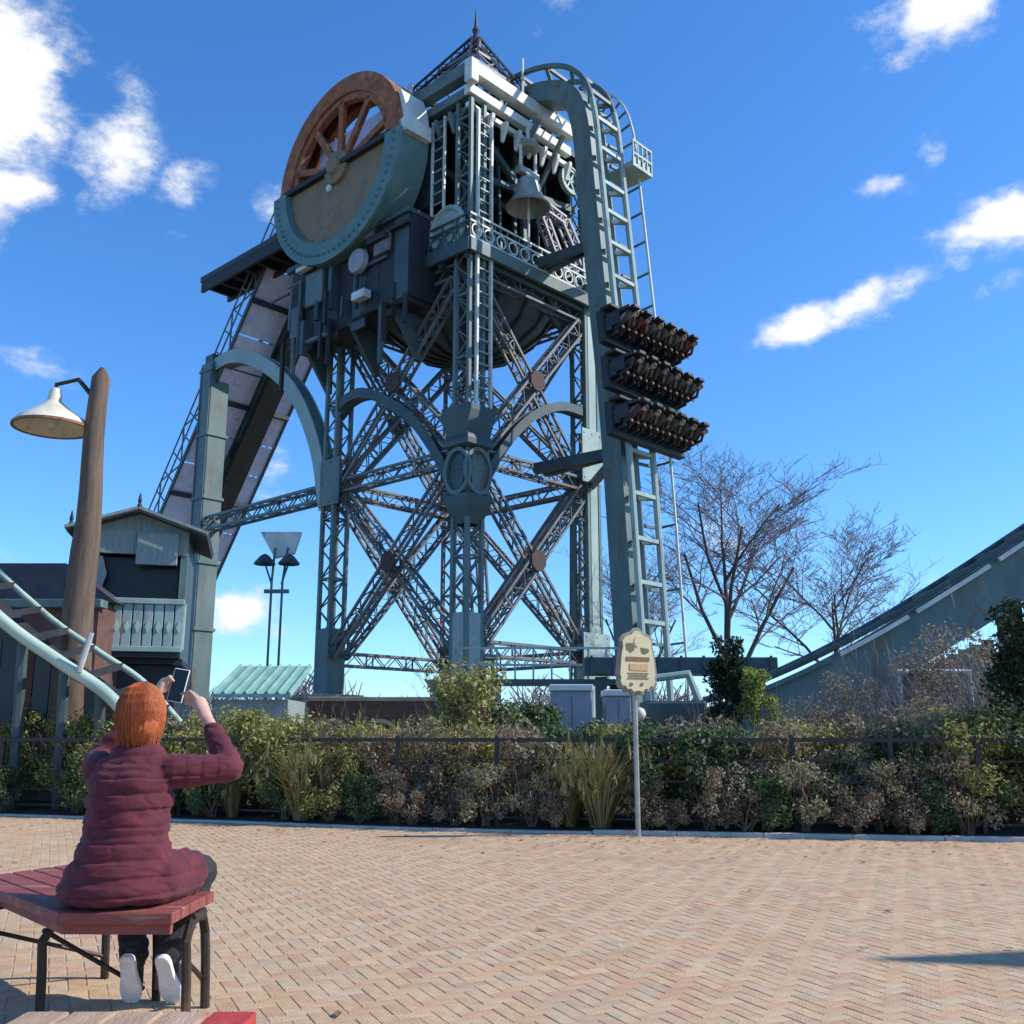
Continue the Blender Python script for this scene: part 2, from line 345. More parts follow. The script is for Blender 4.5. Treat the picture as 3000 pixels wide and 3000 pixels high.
# ------------------------------------------------------------------ ground, plaza, kerb
g = MB(); g.add([(-900, -300, -.06), (900, -300, -.06), (900, 1500, -.06), (-900, 1500, -.06)], [(0, 1, 2, 3)])
tag(g.build('ground', 'gravel'), kind='structure')
EDGE = [(-12, 17.3), (-7.85, 16.1), (-4.25, 14.9), (-1.55, 13.72), (1.55, 12.92), (5.84, 12.1), (12, 11.0)]
def edge_y(x):
    for (x0, y0), (x1, y1) in zip(EDGE, EDGE[1:]):
        if x <= x1: return y0 + (y1 - y0) * (x - x0) / (x1 - x0)
    return EDGE[-1][1]
pl = MB()
xs = [-12, -10, -7.85, -6, -4.25, -3, -1.55, 0, 1.55, 3.5, 5.84, 9, 12]
pv = [(x, -4, -.0035) for x in xs] + [(x, edge_y(x), -.0035) for x in xs]
pl.add(pv, [(i, i + 1, i + 1 + len(xs), i + len(xs)) for i in range(len(xs) - 1)])
plaza = tag(pl.build('plaza', 'joint'), kind='structure')
def paver_geo(L, Wd, h=.0):
    x, y, i, dz = L / 2, Wd / 2, .004, .0022
    v_ = [(-x, -y, -.03), (x, -y, -.03), (x, y, -.03), (-x, y, -.03), (-x, -y, -dz), (x, -y, -dz), (x, y, -dz), (-x, y, -dz),
          (-x + i, -y + i, 0), (x - i, -y + i, 0), (x - i, y - i, 0), (-x + i, y - i, 0)]
    f_ = [(8, 9, 10, 11)] + [(a + k, a + (k + 1) % 4, a + 4 + (k + 1) % 4, a + 4 + k) for a in (0, 4) for k in range(4)]
    return v_, f_
PL, PW, U_ = .1645, .0800, .084
pgv, pgf = paver_geo(PL, PW)
pme = bpy.data.meshes.new('paver'); pme.from_pydata(pgv, [], pgf); pme.materials.append(mat['paver'])
rp = random.Random(11); ang = R(24); ca, sa = math.cos(ang), math.sin(ang)
spots = []
NN = 190
for j in range(-NN, NN):
    for k in range(-52, 52):
        for (cx_, cy_, vert) in ((j + 4 * k + 1.0, j + .5, 0), (j + 4 * k + 3.5, j + 1.0, 1)):
            x, y = cx_ * U_, cy_ * U_
            X, Y = x * ca - y * sa, x * sa + y * ca + 8.5
            if Y < 2.2 or abs(X) > .62 * Y + 1.3 or Y > edge_y(X) - .11: continue
            spots.append((X, Y, ang + (math.pi / 2 if vert else 0)))
inview = sorted((s_ for s_ in spots if s_[1] > 4.52 and abs(s_[0]) < .50 * s_[1] and not (s_[0] < -1.0 and s_[1] < 4.9)), key=lambda q: q[1])[:300]
near = set(inview)
for X, Y, a in inview:
    o = bpy.data.objects.new('paver', pme); col.objects.link(o); o.parent = plaza
    o.location = (X, Y, rp.uniform(-.0012, .0012)); o.rotation_euler = (rp.uniform(-.006, .006), rp.uniform(-.006, .006), a + rp.uniform(-.012, .012))
pf = MB()
for s_ in spots:
    if s_ in near: continue
    X, Y, a = s_; a += rp.uniform(-.012, .012); c, s2 = math.cos(a), math.sin(a); zz = rp.uniform(-.0012, .0012); tx, ty = rp.uniform(-.007, .007), rp.uniform(-.007, .007)
    pf.add([(X + c * p[0] - s2 * p[1], Y + s2 * p[0] + c * p[1], p[2] + zz + tx * p[0] + ty * p[1]) for p in pgv], pgf)
o = pf.build('paver_field', 'paver_field', plaza); tag(o, kind='stuff')
kerb = empty('kerb'); tag(kerb, kind='structure')
x = -11.0
while x < 11:
    x1 = x + 1.0; a = Vector((x, edge_y(x), 0)); b = Vector((x1, edge_y(x1), 0)); d = (b - a).normalized()
    hz = .05 if x > 0 else .028
    k = MB(); k.bar(a + d * .004 + Vector((0, 0, hz - .1)), b - d * .004 + Vector((0, 0, hz - .1)), .12, .2)
    k.build('kerb_stone', 'kerbm', kerb, bevel=.008); x = x1
bed = MB()
bv = [(x, edge_y(x) + .05, .02) for x in xs] + [(x, edge_y(x) + 1.2, .12) for x in xs] + [(x * 1.1, edge_y(x) + 5, .15) for x in xs]
bn = len(xs)
bed.add(bv, [(r_ * bn + i, r_ * bn + i + 1, (r_ + 1) * bn + i + 1, (r_ + 1) * bn + i) for r_ in (0, 1) for i in range(bn - 1)])
tag(bed.build('planting_bed', 'soil'), kind='structure')

# ------------------------------------------------------------------ the mine headframe (local x = towards right and away, y = towards left and away)
CX, CY, TH = -1.62, 36.0, R(47)
A, Bv = 6.9, 7.9                       # plan of the tower
ZF, ZR, ZN = 19.6, 26.4, 11.4          # platform, cornice, middle node
tower = empty('mine_headframe', (CX, CY, 0), TH)
tag(tower, 'tall teal steel mine headframe tower with lattice bracing and a big rusty wheel', 'tower')
def part(mb, name, m, parent=tower, **k): return mb.build(name, m, parent, **k)
corners = [(0, 0), (A, 0), (A, Bv), (0, Bv)]
for i, (x, y) in enumerate(corners):
    m = MB(); girder(m, (x, y, 0), (x, y, ZR), .72, .72, .62, .15, .075, side=(0, 1, 0))
    part(m, 'leg', 'teal' if i != 2 else 'lattice')
    m = MB()
    m.box((x, y, 3.2), (.86, .86, 4.6))                 # solid plated foot
    part(m, 'leg_foot', 'teal_pale' if i < 2 else 'teal', bevel=.02)
# solid plates up the front faces of the legs
def plate(c, sx, sy, sz, name='gusset_plate', m='teal_pale', poly=None):
    mb = MB(); mb.box(c, (sx, sy, sz)); o = part(mb, name, m, bevel=.015)
    rv = MB()
    for a in (-1, 0, 1):
        for b in (-1, 0, 1):
            if sx > sy: p = (c[0] + a * sx * .40, c[1] - sy / 2, c[2] + b * sz * .42); q = (p[0], p[1] - .03, p[2])
            else: p = (c[0] - sx / 2, c[1] + a * sy * .40, c[2] + b * sz * .42); q = (p[0] - .03, p[1], p[2])
            rv.tube([p, q], [.045, .03], 6)
    r_ = rv.build('rivets', m, o); tag(r_, kind='stuff')
    return o
faces = [((0, 0), (A, 0), (0, -1, 0)), ((0, Bv), (0, 0), (-1, 0, 0)), ((A, 0), (A, Bv), (1, 0, 0)), ((A, Bv), (0, Bv), (0, 1, 0))]
for fi, (p, q, nrm) in enumerate(faces):
    P = lambda t, z: Vector((p[0] + (q[0] - p[0]) * t, p[1] + (q[1] - p[1]) * t, z))
    for z in (ZN, ZF - .75, 4.3):
        if z == 4.3 and fi == 1: continue
        m = MB(); girder(m, P(.06, z), P(.94, z), .5, .42, .55, .1, .05, side=nrm)
        part(m, 'girder', 'lattice')
    for z0, z1 in ((4.5, ZN - .3), (ZN + .3, ZF - 1.2)):
        for a, b in ((.07, .93), (.93, .07)):
            m = MB(); off = Vector(nrm) * (.12 if a < b else -.12)
            girder(m, P(a, z0) + off, P(b, z1) + off, .58, .34, .5, .10, .05, side=nrm)
            part(m, 'brace', 'lattice')
        cp = P(.5, (z0 + z1) / 2) + Vector(nrm) * .36
        m = MB(); m.prism([(.44 * math.cos(R(45 * k + 22.5)), .44 * math.sin(R(45 * k + 22.5))) for k in range(8)], .07, cp,
                          ex=Vector(nrm).cross(Vector((0, 0, 1))), ey=(0, 0, 1), en=nrm)
        part(m, 'cross_plate', 'plate_rust' if fi < 2 else 'lattice')
# gussets of the nearest legs
plate((.22, -.42, 10.7), .9, .07, 2.0, m='teal'); plate((-.42, .22, 10.7), .07, .9, 2.0, m='teal_dark')
plate((A - .10, -.42, 12.6), 1.3, .07, 2.3); plate((A + .05, -.42, 20.4), 1.1, .07, 2.2); plate((A - .05, -.46, 4.3), 1.7, .07, 1.9)
plate((-.42, Bv - .1, 11.6), .07, 1.3, 2.0, m='teal')
# round collar on the front leg at the node
for prof_, nm in (([(.52, 8.7), (.80, 9.35), (.86, 9.6), (.86, 9.75), (.66, 9.85)], 'corbel'), ([(.66, 11.5), (.95, 11.6), (.95, 11.8), (.82, 12.0), (1.0, 12.9), (1.0, 13.1), (.6, 13.2)], 'capital')):
    m = MB(); m.lathe(prof_, 4, (0, 0, 0), 'z', PI / 4, PI / 4 + 2 * PI); part(m, nm, 'teal_dark')
for ax_ in ('x', 'y'):
    m = MB()
    ring = [(.62 * math.cos(2 * PI * k / 24), .82 * math.sin(2 * PI * k / 24)) for k in range(24)]
    m.path([(-.52, a, 10.65 + b_) if ax_ == 'x' else (a, -.52, 10.65 + b_) for a, b_ in ring], .14, .14, up=(1, 0, 0) if ax_ == 'x' else (0, 1, 0), close=True); part(m, 'oval_ring', 'teal')
# facing strip on the right leg, drop side, pale to paint in sunlight
for (x, w_) in ((A, .74),):
    m = MB(); m.box((x, -.40, 12.0), (w_ * .62, .05, 15.5)); part(m, 'lit_leg_facing', 'teal_pale')
# curved ribs in the left face and the portal
def rib(pts, wd, ht, m='teal', name='arch_rib', nrm=(1, 0, 0), n=28):
    # smooth Catmull-Rom through the points (y, z) at x
    P_ = [Vector(q) for q in pts]; P_ = [P_[0] * 2 - P_[1]] + P_ + [P_[-1] * 2 - P_[-2]]
    out = []
    for i in range(1, len(P_) - 2):
        for k in range(n // (len(P_) - 3)):
            t = k / (n // (len(P_) - 3)); a, b, c, d = P_[i - 1:i + 3]
            out.append(.5 * ((2 * b) + (c - a) * t + (2 * a - 5 * b + 4 * c - d) * t * t + (3 * b - a - 3 * c + d) * t ** 3))
    out.append(P_[-2])
    mb = MB(); mb.path(out, wd, ht, up=nrm); o = part(mb, name, m)
    fl = MB()
    for s_ in (-1, 1):                        # raised flanges along both edges
        fl.path([q + Vector(nrm) * s_ * ht * .5 for q in out], wd * 1.22, .06, up=nrm)
    fl.build('flange', 'teal_pale' if m == 'teal' else m, o)
    return out
rib([(-.1, 7.9, 14.6), (-.1, 7.0, 15.1), (-.1, 5.6, 15.0), (-.1, 3.2, 13.6), (-.1, 1.6, 11.9), (-.1, .3, 9.9)], .34, .5, 'teal_dark')
rib([(.3, -.1, 9.9), (1.6, -.1, 11.9), (3.2, -.1, 13.5), (5.0, -.1, 14.4), (6.7, -.1, 14.5)], .3, .4, 'teal_dark', nrm=(0, 1, 0))
for U in (0.0,):
    rib([(U, 18.6, 19.3), (U, 16.4, 19.5), (U, 13.8, 18.5), (U, 11.1, 16.5), (U, 9.2, 13.6), (U, 8.3, 10.6)], .55, .62, 'teal')
    m = MB(); m.box((U, 18.3, 10.0), (1.0, 1.05, 19.2)); o = part(m, 'portal_column', 'teal', bevel=.03)
    b = MB()
    for z in (3, 6.2, 9.4, 12.6, 15.8, 19.2): b.box((U, 18.3, z), (1.14, 1.19, .14))
    for s_ in (-1, 1): b.box((U - .52, 18.3 + s_ * .44, 10), (.06, .09, 18.8))
    b.build('stiffener', 'teal', o)
m = MB(); girder(m, (0, 18.0, 11.3), (0, 8.2, 11.3), .6, .5, .7, .12, .06, side=(1, 0, 0)); part(m, 'portal_beam', 'teal')
m = MB(); m.bar((-.4, 18.3, 19.75), (4.6, 18.3, 19.75), .7, .6); part(m, 'lift_crosshead', 'teal_dark')
# diagonal back strut at the right of the tower
m = MB(); girder(m, (9.9, 3.0, 0.5), (7.6, .8, 14.0), .6, .5, .6, .11, .055, side=(0, 1, 0)); part(m, 'back_strut', 'lattice')
m = MB(); girder(m, (9.9, 8.5, 0.5), (7.3, 7.6, 18.0), .6, .5, .6, .11, .055, side=(0, 1, 0)); part(m, 'back_strut', 'lattice')

# upper platform and machine house
m = MB(); m.box((A / 2, Bv / 2, ZF - .16), (A + 1.3, Bv + 1.3, .3)); part(m, 'platform_floor', 'dark')
for k in range(7):
    m = MB(); m.box((A / 2, -.3 + k * (Bv + .6) / 6, ZF - .47), (A + 1.1, .16, .3)); part(m, 'floor_beam', 'teal_dark')
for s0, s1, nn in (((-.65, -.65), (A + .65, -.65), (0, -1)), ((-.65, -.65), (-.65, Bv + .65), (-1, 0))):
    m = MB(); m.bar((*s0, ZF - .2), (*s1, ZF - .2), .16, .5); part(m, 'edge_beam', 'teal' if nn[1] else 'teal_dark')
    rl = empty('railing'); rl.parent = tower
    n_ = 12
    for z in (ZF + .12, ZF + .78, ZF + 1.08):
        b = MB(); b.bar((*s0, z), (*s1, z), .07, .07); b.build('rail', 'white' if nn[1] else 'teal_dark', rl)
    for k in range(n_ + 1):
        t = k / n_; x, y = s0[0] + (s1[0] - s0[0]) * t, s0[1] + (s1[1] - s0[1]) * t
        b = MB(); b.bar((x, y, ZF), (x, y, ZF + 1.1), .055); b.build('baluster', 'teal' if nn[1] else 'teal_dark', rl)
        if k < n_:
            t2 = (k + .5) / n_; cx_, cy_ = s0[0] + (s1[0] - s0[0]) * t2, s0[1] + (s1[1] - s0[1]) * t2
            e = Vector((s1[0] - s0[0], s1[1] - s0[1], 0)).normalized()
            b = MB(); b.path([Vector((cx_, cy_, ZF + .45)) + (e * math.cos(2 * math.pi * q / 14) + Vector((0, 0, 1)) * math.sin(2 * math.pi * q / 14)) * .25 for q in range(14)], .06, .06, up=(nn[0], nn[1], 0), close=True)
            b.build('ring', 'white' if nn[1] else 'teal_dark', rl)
# walls of the machine house: dark boards on the two far sides, panelled front left
for (p, q, n_, z0, z1, mt) in (((A - .1, .6), (A - .1, Bv - .4), 10, ZF, ZR - .2, 'dark'), ((A - .4, Bv - .1), (.4, Bv - .1), 9, ZF, ZR - .2, 'dark'), ((.05, 1.6), (.05, Bv - .5), 8, 22.4, ZR - .2, 'teal_dark')):
    for k in range(n_):
        t0, t1 = (k + .02) / n_, (k + .98) / n_
        b = MB(); b.bar((p[0] + (q[0] - p[0]) * t0, p[1] + (q[1] - p[1]) * t0, (z0 + z1) / 2), (p[0] + (q[0] - p[0]) * t1, p[1] + (q[1] - p[1]) * t1, (z0 + z1) / 2), .08, z1 - z0)
        part(b, 'wall_panel', mt)
m = MB(); m.box((A / 2, Bv / 2, ZR - .05), (A + .5, Bv + .5, .2)); part(m, 'ceiling', 'dark')
# cornice: stepped mouldings, sunlit right run painted white, shaded left run painted darker
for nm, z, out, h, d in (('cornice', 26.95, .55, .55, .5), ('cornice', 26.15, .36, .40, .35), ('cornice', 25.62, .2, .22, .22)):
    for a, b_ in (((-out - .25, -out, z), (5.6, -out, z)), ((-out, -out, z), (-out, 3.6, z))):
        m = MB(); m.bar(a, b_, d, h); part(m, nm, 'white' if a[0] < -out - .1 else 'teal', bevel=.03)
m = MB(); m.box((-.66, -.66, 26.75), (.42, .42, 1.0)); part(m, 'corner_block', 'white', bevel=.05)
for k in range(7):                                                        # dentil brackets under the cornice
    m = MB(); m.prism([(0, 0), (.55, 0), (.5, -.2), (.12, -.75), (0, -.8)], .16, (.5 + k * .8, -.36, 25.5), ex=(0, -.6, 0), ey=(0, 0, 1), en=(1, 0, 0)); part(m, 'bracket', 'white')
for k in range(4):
    m = MB(); m.prism([(0, 0), (.55, 0), (.5, -.2), (.12, -.75), (0, -.8)], .16, (-.36, .5 + k * .8, 25.5), ex=(-.6, 0, 0), ey=(0, 0, 1), en=(0, 1, 0)); part(m, 'bracket', 'teal')  # left brackets in a darker colour, painting in the shade of that side
# roof lantern: open lattice pyramid with spike
ap = Vector((1.1, .9, 29.9)); base = [(-.2, -.2, 27.3), (3.4, -.3, 27.3), (3.4, 3.6, 27.3), (-.2, 6.2, 27.3)]
roof = empty('roof_lantern'); roof.parent = tower
for q in base:
    b = MB(); girder(b, q, ap, .3, .3, .35, .08, .04); b.build('hip', 'darkroof', roof)
for q, q2 in zip(base, base[1:] + base[:1]):
    for t in (0, .35, .68):
        b = MB(); b.bar(Vector(q).lerp(ap, t), Vector(q2).lerp(ap, t), .13, .13); b.build('purlin', 'lattice', roof)
    b = MB(); b.bar(Vector(q).lerp(ap, .02), Vector(q2).lerp(ap, .66), .07, .07); b.build('rafter_brace', 'lattice', roof)
    b = MB(); b.bar(Vector(q2).lerp(ap, .02), Vector(q).lerp(ap, .66), .07, .07); b.build('rafter_brace', 'lattice', roof)
b = MB(); b.lathe([(.26, 29.5), (.24, 29.9), (.10, 30.2), (.17, 30.4), (.08, 30.6), (.02, 31.4)], 10, (ap.x, ap.y, 0)); b.build('finial', 'darkroof', roof)
b = MB(); b.tube([(2.6, -.4, 27.2), (2.6, -.4, 29.2)], .06, 6); part(b, 'lightning_rod', 'white')
b = MB(); b.tube([(-.4, 3.3, 27.0), (-.4, 3.3, 28.2)], .12, 6); part(b, 'vent_pipe', 'white')
# front ladder on the nearest leg, inner ladder, medallion, lamps, machinery
lad = empty('ladder'); lad.parent = tower
for x in (-.12, .62):
    b = MB(); b.bar((x, -.52, 12.6), (x, -.52, 25.4), .13, .10); b.build('stile', 'white', lad)
for k in range(26):
    b = MB(); b.bar((-.12, -.52, 12.9 + k * .48), (.62, -.52, 12.9 + k * .48), .05); b.build('rung', 'teal_pale', lad)
lad = empty('ladder'); lad.parent = tower
for y in (1.0, 1.7):
    b = MB(); b.bar((-.5, y, 20.6), (-.5, y, 25.6), .09); b.build('stile', 'white', lad)
for k in range(10):
    b = MB(); b.bar((-.5, 1.0, 20.9 + k * .48), (-.5, 1.7, 20.9 + k * .48), .05); b.build('rung', 'teal_pale', lad)
b = MB(); b.lathe([(0, -.58), (.25, -.62), (.3, -.55), (.75, -.55), (.85, -.66), (.98, -.62), (1.0, -.5), (0, -.45)], 24, (0, .75, 20.5), 'x'); o = part(b, 'round_medallion', 'teal_pale'); smooth_by_angle(o)
b = MB(); b.lathe([(0, -.75), (.25, -.8), (.50, -.7), (.56, -.5), (.3, -.2), (0, -.1)], 24, (-1.25, 4.6, 20.0), 'x'); o = part(b, 'floodlight', 'cabinet'); smooth_by_angle(o)
b = MB(); b.box((-1.85, 4.3, 18.4), (.4, .8, .35)); part(b, 'light_box', 'white', bevel=.04)
b = MB(); b.box((-1.85, 8.3, 20.9), (.3, .9, .2)); part(b, 'light_box', 'white', bevel=.04)
gear = empty('winding_gear'); gear.parent = tower
b = MB()
for k in range(28):
    a = 2 * math.pi * k / 28; b.box((6.0 + .62 * math.cos(a), -.1, 25.1 + .62 * math.sin(a)), (.09, .22, .12), Matrix.Rotation(-a, 3, 'Y'))
o = b.build('gear_teeth', 'teal_pale', gear); tag(o, kind='stuff')
b = MB(); b.path([(6.0 + .54 * math.cos(2 * math.pi * k / 28), -.1, 25.1 + .54 * math.sin(2 * math.pi * k / 28)) for k in range(28)], .2, .14, up=(0, 1, 0), close=True); b.build('gear_rim', 'teal_pale', gear)
for k in range(3):
    a = math.pi * k / 3; b = MB(); b.bar((6.0 - .5 * math.cos(a), -.1, 25.1 - .5 * math.sin(a)), (6.0 + .5 * math.cos(a), -.1, 25.1 + .5 * math.sin(a)), .09, .08); b.build('gear_spoke', 'teal_pale', gear)
for (a, b_, wd) in (((4.0, .1, 23.3), (5.6, .0, 23.0), .35), ((5.6, 0, 23.0), (6.6, -.2, 21.2), .38), ((4.5, .2, 22.8), (5.6, .1, 20.8), .34), ((6.6, -.2, 21.2), (5.6, .1, 20.5), .3)):
    b = MB(); girder(b, a, b_, wd, wd, .3, .1, .06); part(b, 'crank_arm', 'cabinet')
b = MB(); b.lathe([(.0, 1.0), (.9, 1.0), (.9, 1.2), (.55, 1.25), (.55, 4.8), (.9, 4.85), (.9, 5.05), (0, 5.05)], 20, (0, 3.4, 21.6), 'x'); part(b, 'winch_drum', 'teal_dark')
for k in range(8):
    b = MB(); b.bar((.8 + k * .75, 1.2, ZF), (.8 + k * .75, 1.2 + .3 * (k % 2), ZR - .3), .12 + .04 * (k % 3)); part(b, 'inner_post', 'teal' if k % 2 else 'teal_dark')
for (p, q) in (((.2, .2, 23.0), (A, .4, 24.2)), ((.2, 3, 24.8), (A, 2.6, 24.2)), ((.2, .3, 25.6), (3.2, .4, 23.8))):
    b = MB(); b.bar(p, q, .2, .3); part(b, 'inner_beam', 'teal_dark')
# haunched underside: big curved brackets below the platform
for (x, y, ex) in ((.4, .4, (1, 0, 0)), (A - .4, .4, (-1, 0, 0)), (.4, Bv - .4, (1, 0, 0)), (.4, .4, (0, 1, 0)), (.4, Bv - .4, (0, -1, 0))):
    b = MB(); pts = [(0, 0), (2.4, 0)] + [(2.4 - 2.4 * math.sin(R(a)), -2.2 + 2.2 * math.cos(R(a))) for a in range(10, 91, 10)]
    b.prism(pts, .14, (x, y, ZF - .95), ex=ex, ey=(0, 0, 1), en=(ex[1], ex[0], 0)); part(b, 'haunch', 'teal_dark')
b = MB(); b.lathe([(0.02, 16.85), (1.3, 17.0), (2.4, 17.45), (3.2, 18.1), (3.7, 18.9), (3.75, 19.2)], 32, (A / 2 - .1, Bv / 2 - .3, 0)); o = part(b, 'hopper_bowl', 'teal_dark'); smooth_by_angle(o, 50)
for k in range(16):
    a = 2 * PI * k / 16; b = MB(); b.path([(A / 2 - .1 + r_ * math.cos(a), Bv / 2 - .3 + r_ * math.sin(a), z - .05) for r_, z in ((.4, 16.88), (1.3, 17.0), (2.4, 17.45), (3.2, 18.1), (3.7, 18.9))], .12, .12, up=(-math.sin(a), math.cos(a), 0)); part(b, 'bowl_rib', 'dark')
# horizontal cable boom towards the lift
m = MB(); m.box((-.3, 13.7, 23.9), (1.7, 9.4, .3)); part(m, 'cable_boom', 'darkroof', bevel=.03)
m = MB()
for k in range(2): m.box((-1.05 + k * 1.5, 13.7, 23.5), (.14, 9.2, .6))
for k in range(9): m.box((-.3, 9.4 + k * 1.07, 23.55), (1.45, .16, .4))
part(m, 'boom_ribs', 'dark')

# dark winding house under the wheel
for k in range(9):
    b = MB(); b.box((-1.55, 2.2 + k * .86, 19.5 - .25 * (k % 2)), (.1, .83, 3.6 + .5 * (k % 2))); part(b, 'house_panel', 'dark' if k % 3 else 'teal_dark')
b = MB(); b.box((-.8, 5.7, 17.65), (1.6, 7.8, .2)); part(b, 'house_floor', 'dark')
b = MB(); b.box((-.8, 5.7, 21.3), (1.9, 8.1, .2)); part(b, 'house_roof', 'teal_dark')
b = MB(); b.box((-.8, 1.75, 19.5), (1.5, .1, 3.5)); part(b, 'house_end_panel', 'dark')
for (y, z, w_, h_) in ((3.2, 20.3, .9, .8), (7.6, 19.8, 1.2, 1.5), (8.9, 18.6, .6, 1.4)):
    b = MB(); b.box((-1.72, y, z), (.2, w_, h_)); part(b, 'machine_box', 'teal' if y > 7 else 'lattice', bevel=.04)
for y in (2.6, 5.2, 8.4):
    b = MB(); b.prism([(0, 0), (1.6, 0), (.2, -1.9), (0, -1.9)], .2, (-.05, y, 17.6), ex=(-1, 0, 0), ey=(0, 0, 1), en=(0, 1, 0)); part(b, 'house_bracket', 'teal_dark')
rc = random.Random(21)
for k in range(26):
    y0 = rc.uniform(1.4, 9.6); z0 = rc.uniform(17.2, 22.0); q = rc.choice('hvhvv'); x0 = -1.62 - rc.uniform(.05, .5); L_ = rc.uniform(.8, 2.4)
    dv = dict(h=(0, L_, 0), v=(0, 0, -L_), d=(0, L_ * .7, -L_ * .7))[q]
    b = MB()
    if k % 2: b.tube([(x0, y0, z0), (x0 + dv[0], y0 + dv[1] * .5, z0 + dv[2] * .5), (x0, y0 + dv[1], z0 + dv[2])], rc.uniform(.05, .13), 8)
    else: b.bar((x0, y0, z0), (x0, y0 + dv[1], z0 + dv[2]), rc.uniform(.1, .25))
    part(b, 'pipe' if k % 2 else 'service_bar', rc.choice(['dark', 'teal_dark', 'lattice', 'teal_dark', 'dark']))
for k in range(16):
    y0 = rc.uniform(.4, 5.5); z0 = rc.uniform(20.6, 26); x0 = rc.uniform(.3, 5.8); L_ = rc.uniform(.8, 2.6); b = MB()
    dv = rc.choice([(L_, 0, 0), (0, 0, L_ * .8), (L_ * .7, 0, L_ * .5), (0, L_, 0)])
    b.bar((x0, y0, z0), (x0 + dv[0], y0 + dv[1], min(26.2, z0 + dv[2])), rc.uniform(.08, .3)); part(b, 'machine_bar', rc.choice(['dark', 'teal_dark', 'lattice', 'teal', 'cabinet']))
# the great wheel: lower half boxed in green, upper half an open rusty rim
WY, WZ, WR, WU = 6.0, 24.7, 4.15, -2.0
wheel = empty('sheave_wheel', (WU, WY, WZ)); wheel.parent = tower
def wring(r0, r1, x0, x1, a0, a1, n=40):
    b = MB(); b.lathe([(r0, x0), (r1, x0), (r1, x1), (r0, x1), (r0, x0)], n, axis='x', a0=a0, a1=a1)
    if abs(a1 - a0 - 2 * math.pi) > .01:
        for a in (a0, a1):
            b.add([(x, r_ * math.cos(a), r_ * math.sin(a)) for r_, x in ((r0, x0), (r1, x0), (r1, x1), (r0, x1))], [(0, 1, 2, 3)])
    return b
def wpart(b, n, m, **k):
    o = b.build(n, m, wheel); smooth_by_angle(o, 30); return o
PI = math.pi
wpart(wring(3.3, WR + .05, -.12, 1.35, PI, 2 * PI), 'guard_shell', 'green')
wpart(wring(3.38, WR + .16, -.26, -.12, PI, 2 * PI), 'guard_flange', 'green')
b = MB(); pts = [(3.3 * math.cos(PI + PI * k / 30), 3.3 * math.sin(PI + PI * k / 30)) for k in range(31)]
b.prism(pts, .12, (.02, 0, -.05), ex=(0, 1, 0), ey=(0, 0, 1), en=(1, 0, 0)); wpart(b, 'guard_panel', 'tan')
b = MB(); b.bar((-.12, -3.6, .02), (-.12, 3.6, .02), .22, .22); wpart(b, 'guard_sill', 'dark')
rv = MB()
for k in range(37):
    a = PI + PI * (k + .5) / 37; rv.tube([(-.3, 3.95 * math.cos(a), 3.95 * math.sin(a)), (-.36, 3.95 * math.cos(a), 3.95 * math.sin(a))], [.06, .04], 6)
    if k % 3 == 0: rv.tube([(.02, 3.2 * math.cos(a), 3.2 * math.sin(a)), (-.03, 3.2 * math.cos(a), 3.2 * math.sin(a))], [.07, .05], 6)
tag(wpart(rv, 'rivets', 'green'), kind='stuff')
wpart(wring(3.35, WR, -.05, .45, 0, PI), 'rim', 'rust')
wpart(wring(3.05, 3.35, .05, .35, 0, PI), 'rim_lip', 'rust')
wpart(wring(3.35, WR, .95, 1.35, 0, PI), 'rim', 'rust')
b = wring(4.0, 4.12, .45, .95, 0, PI); wpart(b, 'rim_web', 'rust')
for k in range(5):
    a = PI * (k + .5) / 5; b = MB(); b.bar((.15, .5 * math.cos(a), .5 * math.sin(a)), (.15, 3.2 * math.cos(a), 3.2 * math.sin(a)), .30, .2, (1, 0, 0)); wpart(b, 'spoke', 'rust')
    b = MB(); b.bar((1.15, .5 * math.cos(a), .5 * math.sin(a)), (1.15, 3.4 * math.cos(a), 3.4 * math.sin(a)), .30, .2, (1, 0, 0)); wpart(b, 'spoke', 'rust')
b = MB(); b.lathe([(0, -.35), (.35, -.35), (.45, -.2), (.75, -.15), (.8, .3), (.8, 1.6), (0, 1.6)], 20, axis='x'); wpart(b, 'hub', 'tan')
b = MB(); b.box((.95, .3, 1.2), (.1, 4.6, 2.4)); wpart(b, 'back_plate', 'lilac')
b = MB(); b.box((.6, -4.25, .15), (1.3, .45, .6)); wpart(b, 'lit_guard_end_box', 'white')  # sunlit end of the guard, its brightness painted in as white
b = MB(); b.prism([(-.1, .45), (.15, .45), (.32, 1.4), (.5, 2.0), (.3, 1.9), (.02, 1.2)], 1.2, (.05, -4.25, 0), ex=(0, 1, 0), ey=(0, 0, 1), en=(1, 0, 0)); wpart(b, 'lit_guard_end_plate', 'white')
b = MB(); b.bar((2.2, -2.6, -4.6), (2.2, 3.4, -4.6), .4, .5); b.bar((2.3, 0, -4.4), (2.3, 0, 0), .4, .5); wpart(b, 'wheel_bearer', 'teal_dark')
b = MB(); b.lathe([(0, -.1), (.22, -.1), (.30, 0), (.22, .5), (0, .5)], 12, axis='x'); o = wpart(b, 'lamp_boss', 'white'); o.location = (-.05, .5, -.75); o.scale = (.6, .6, .6)

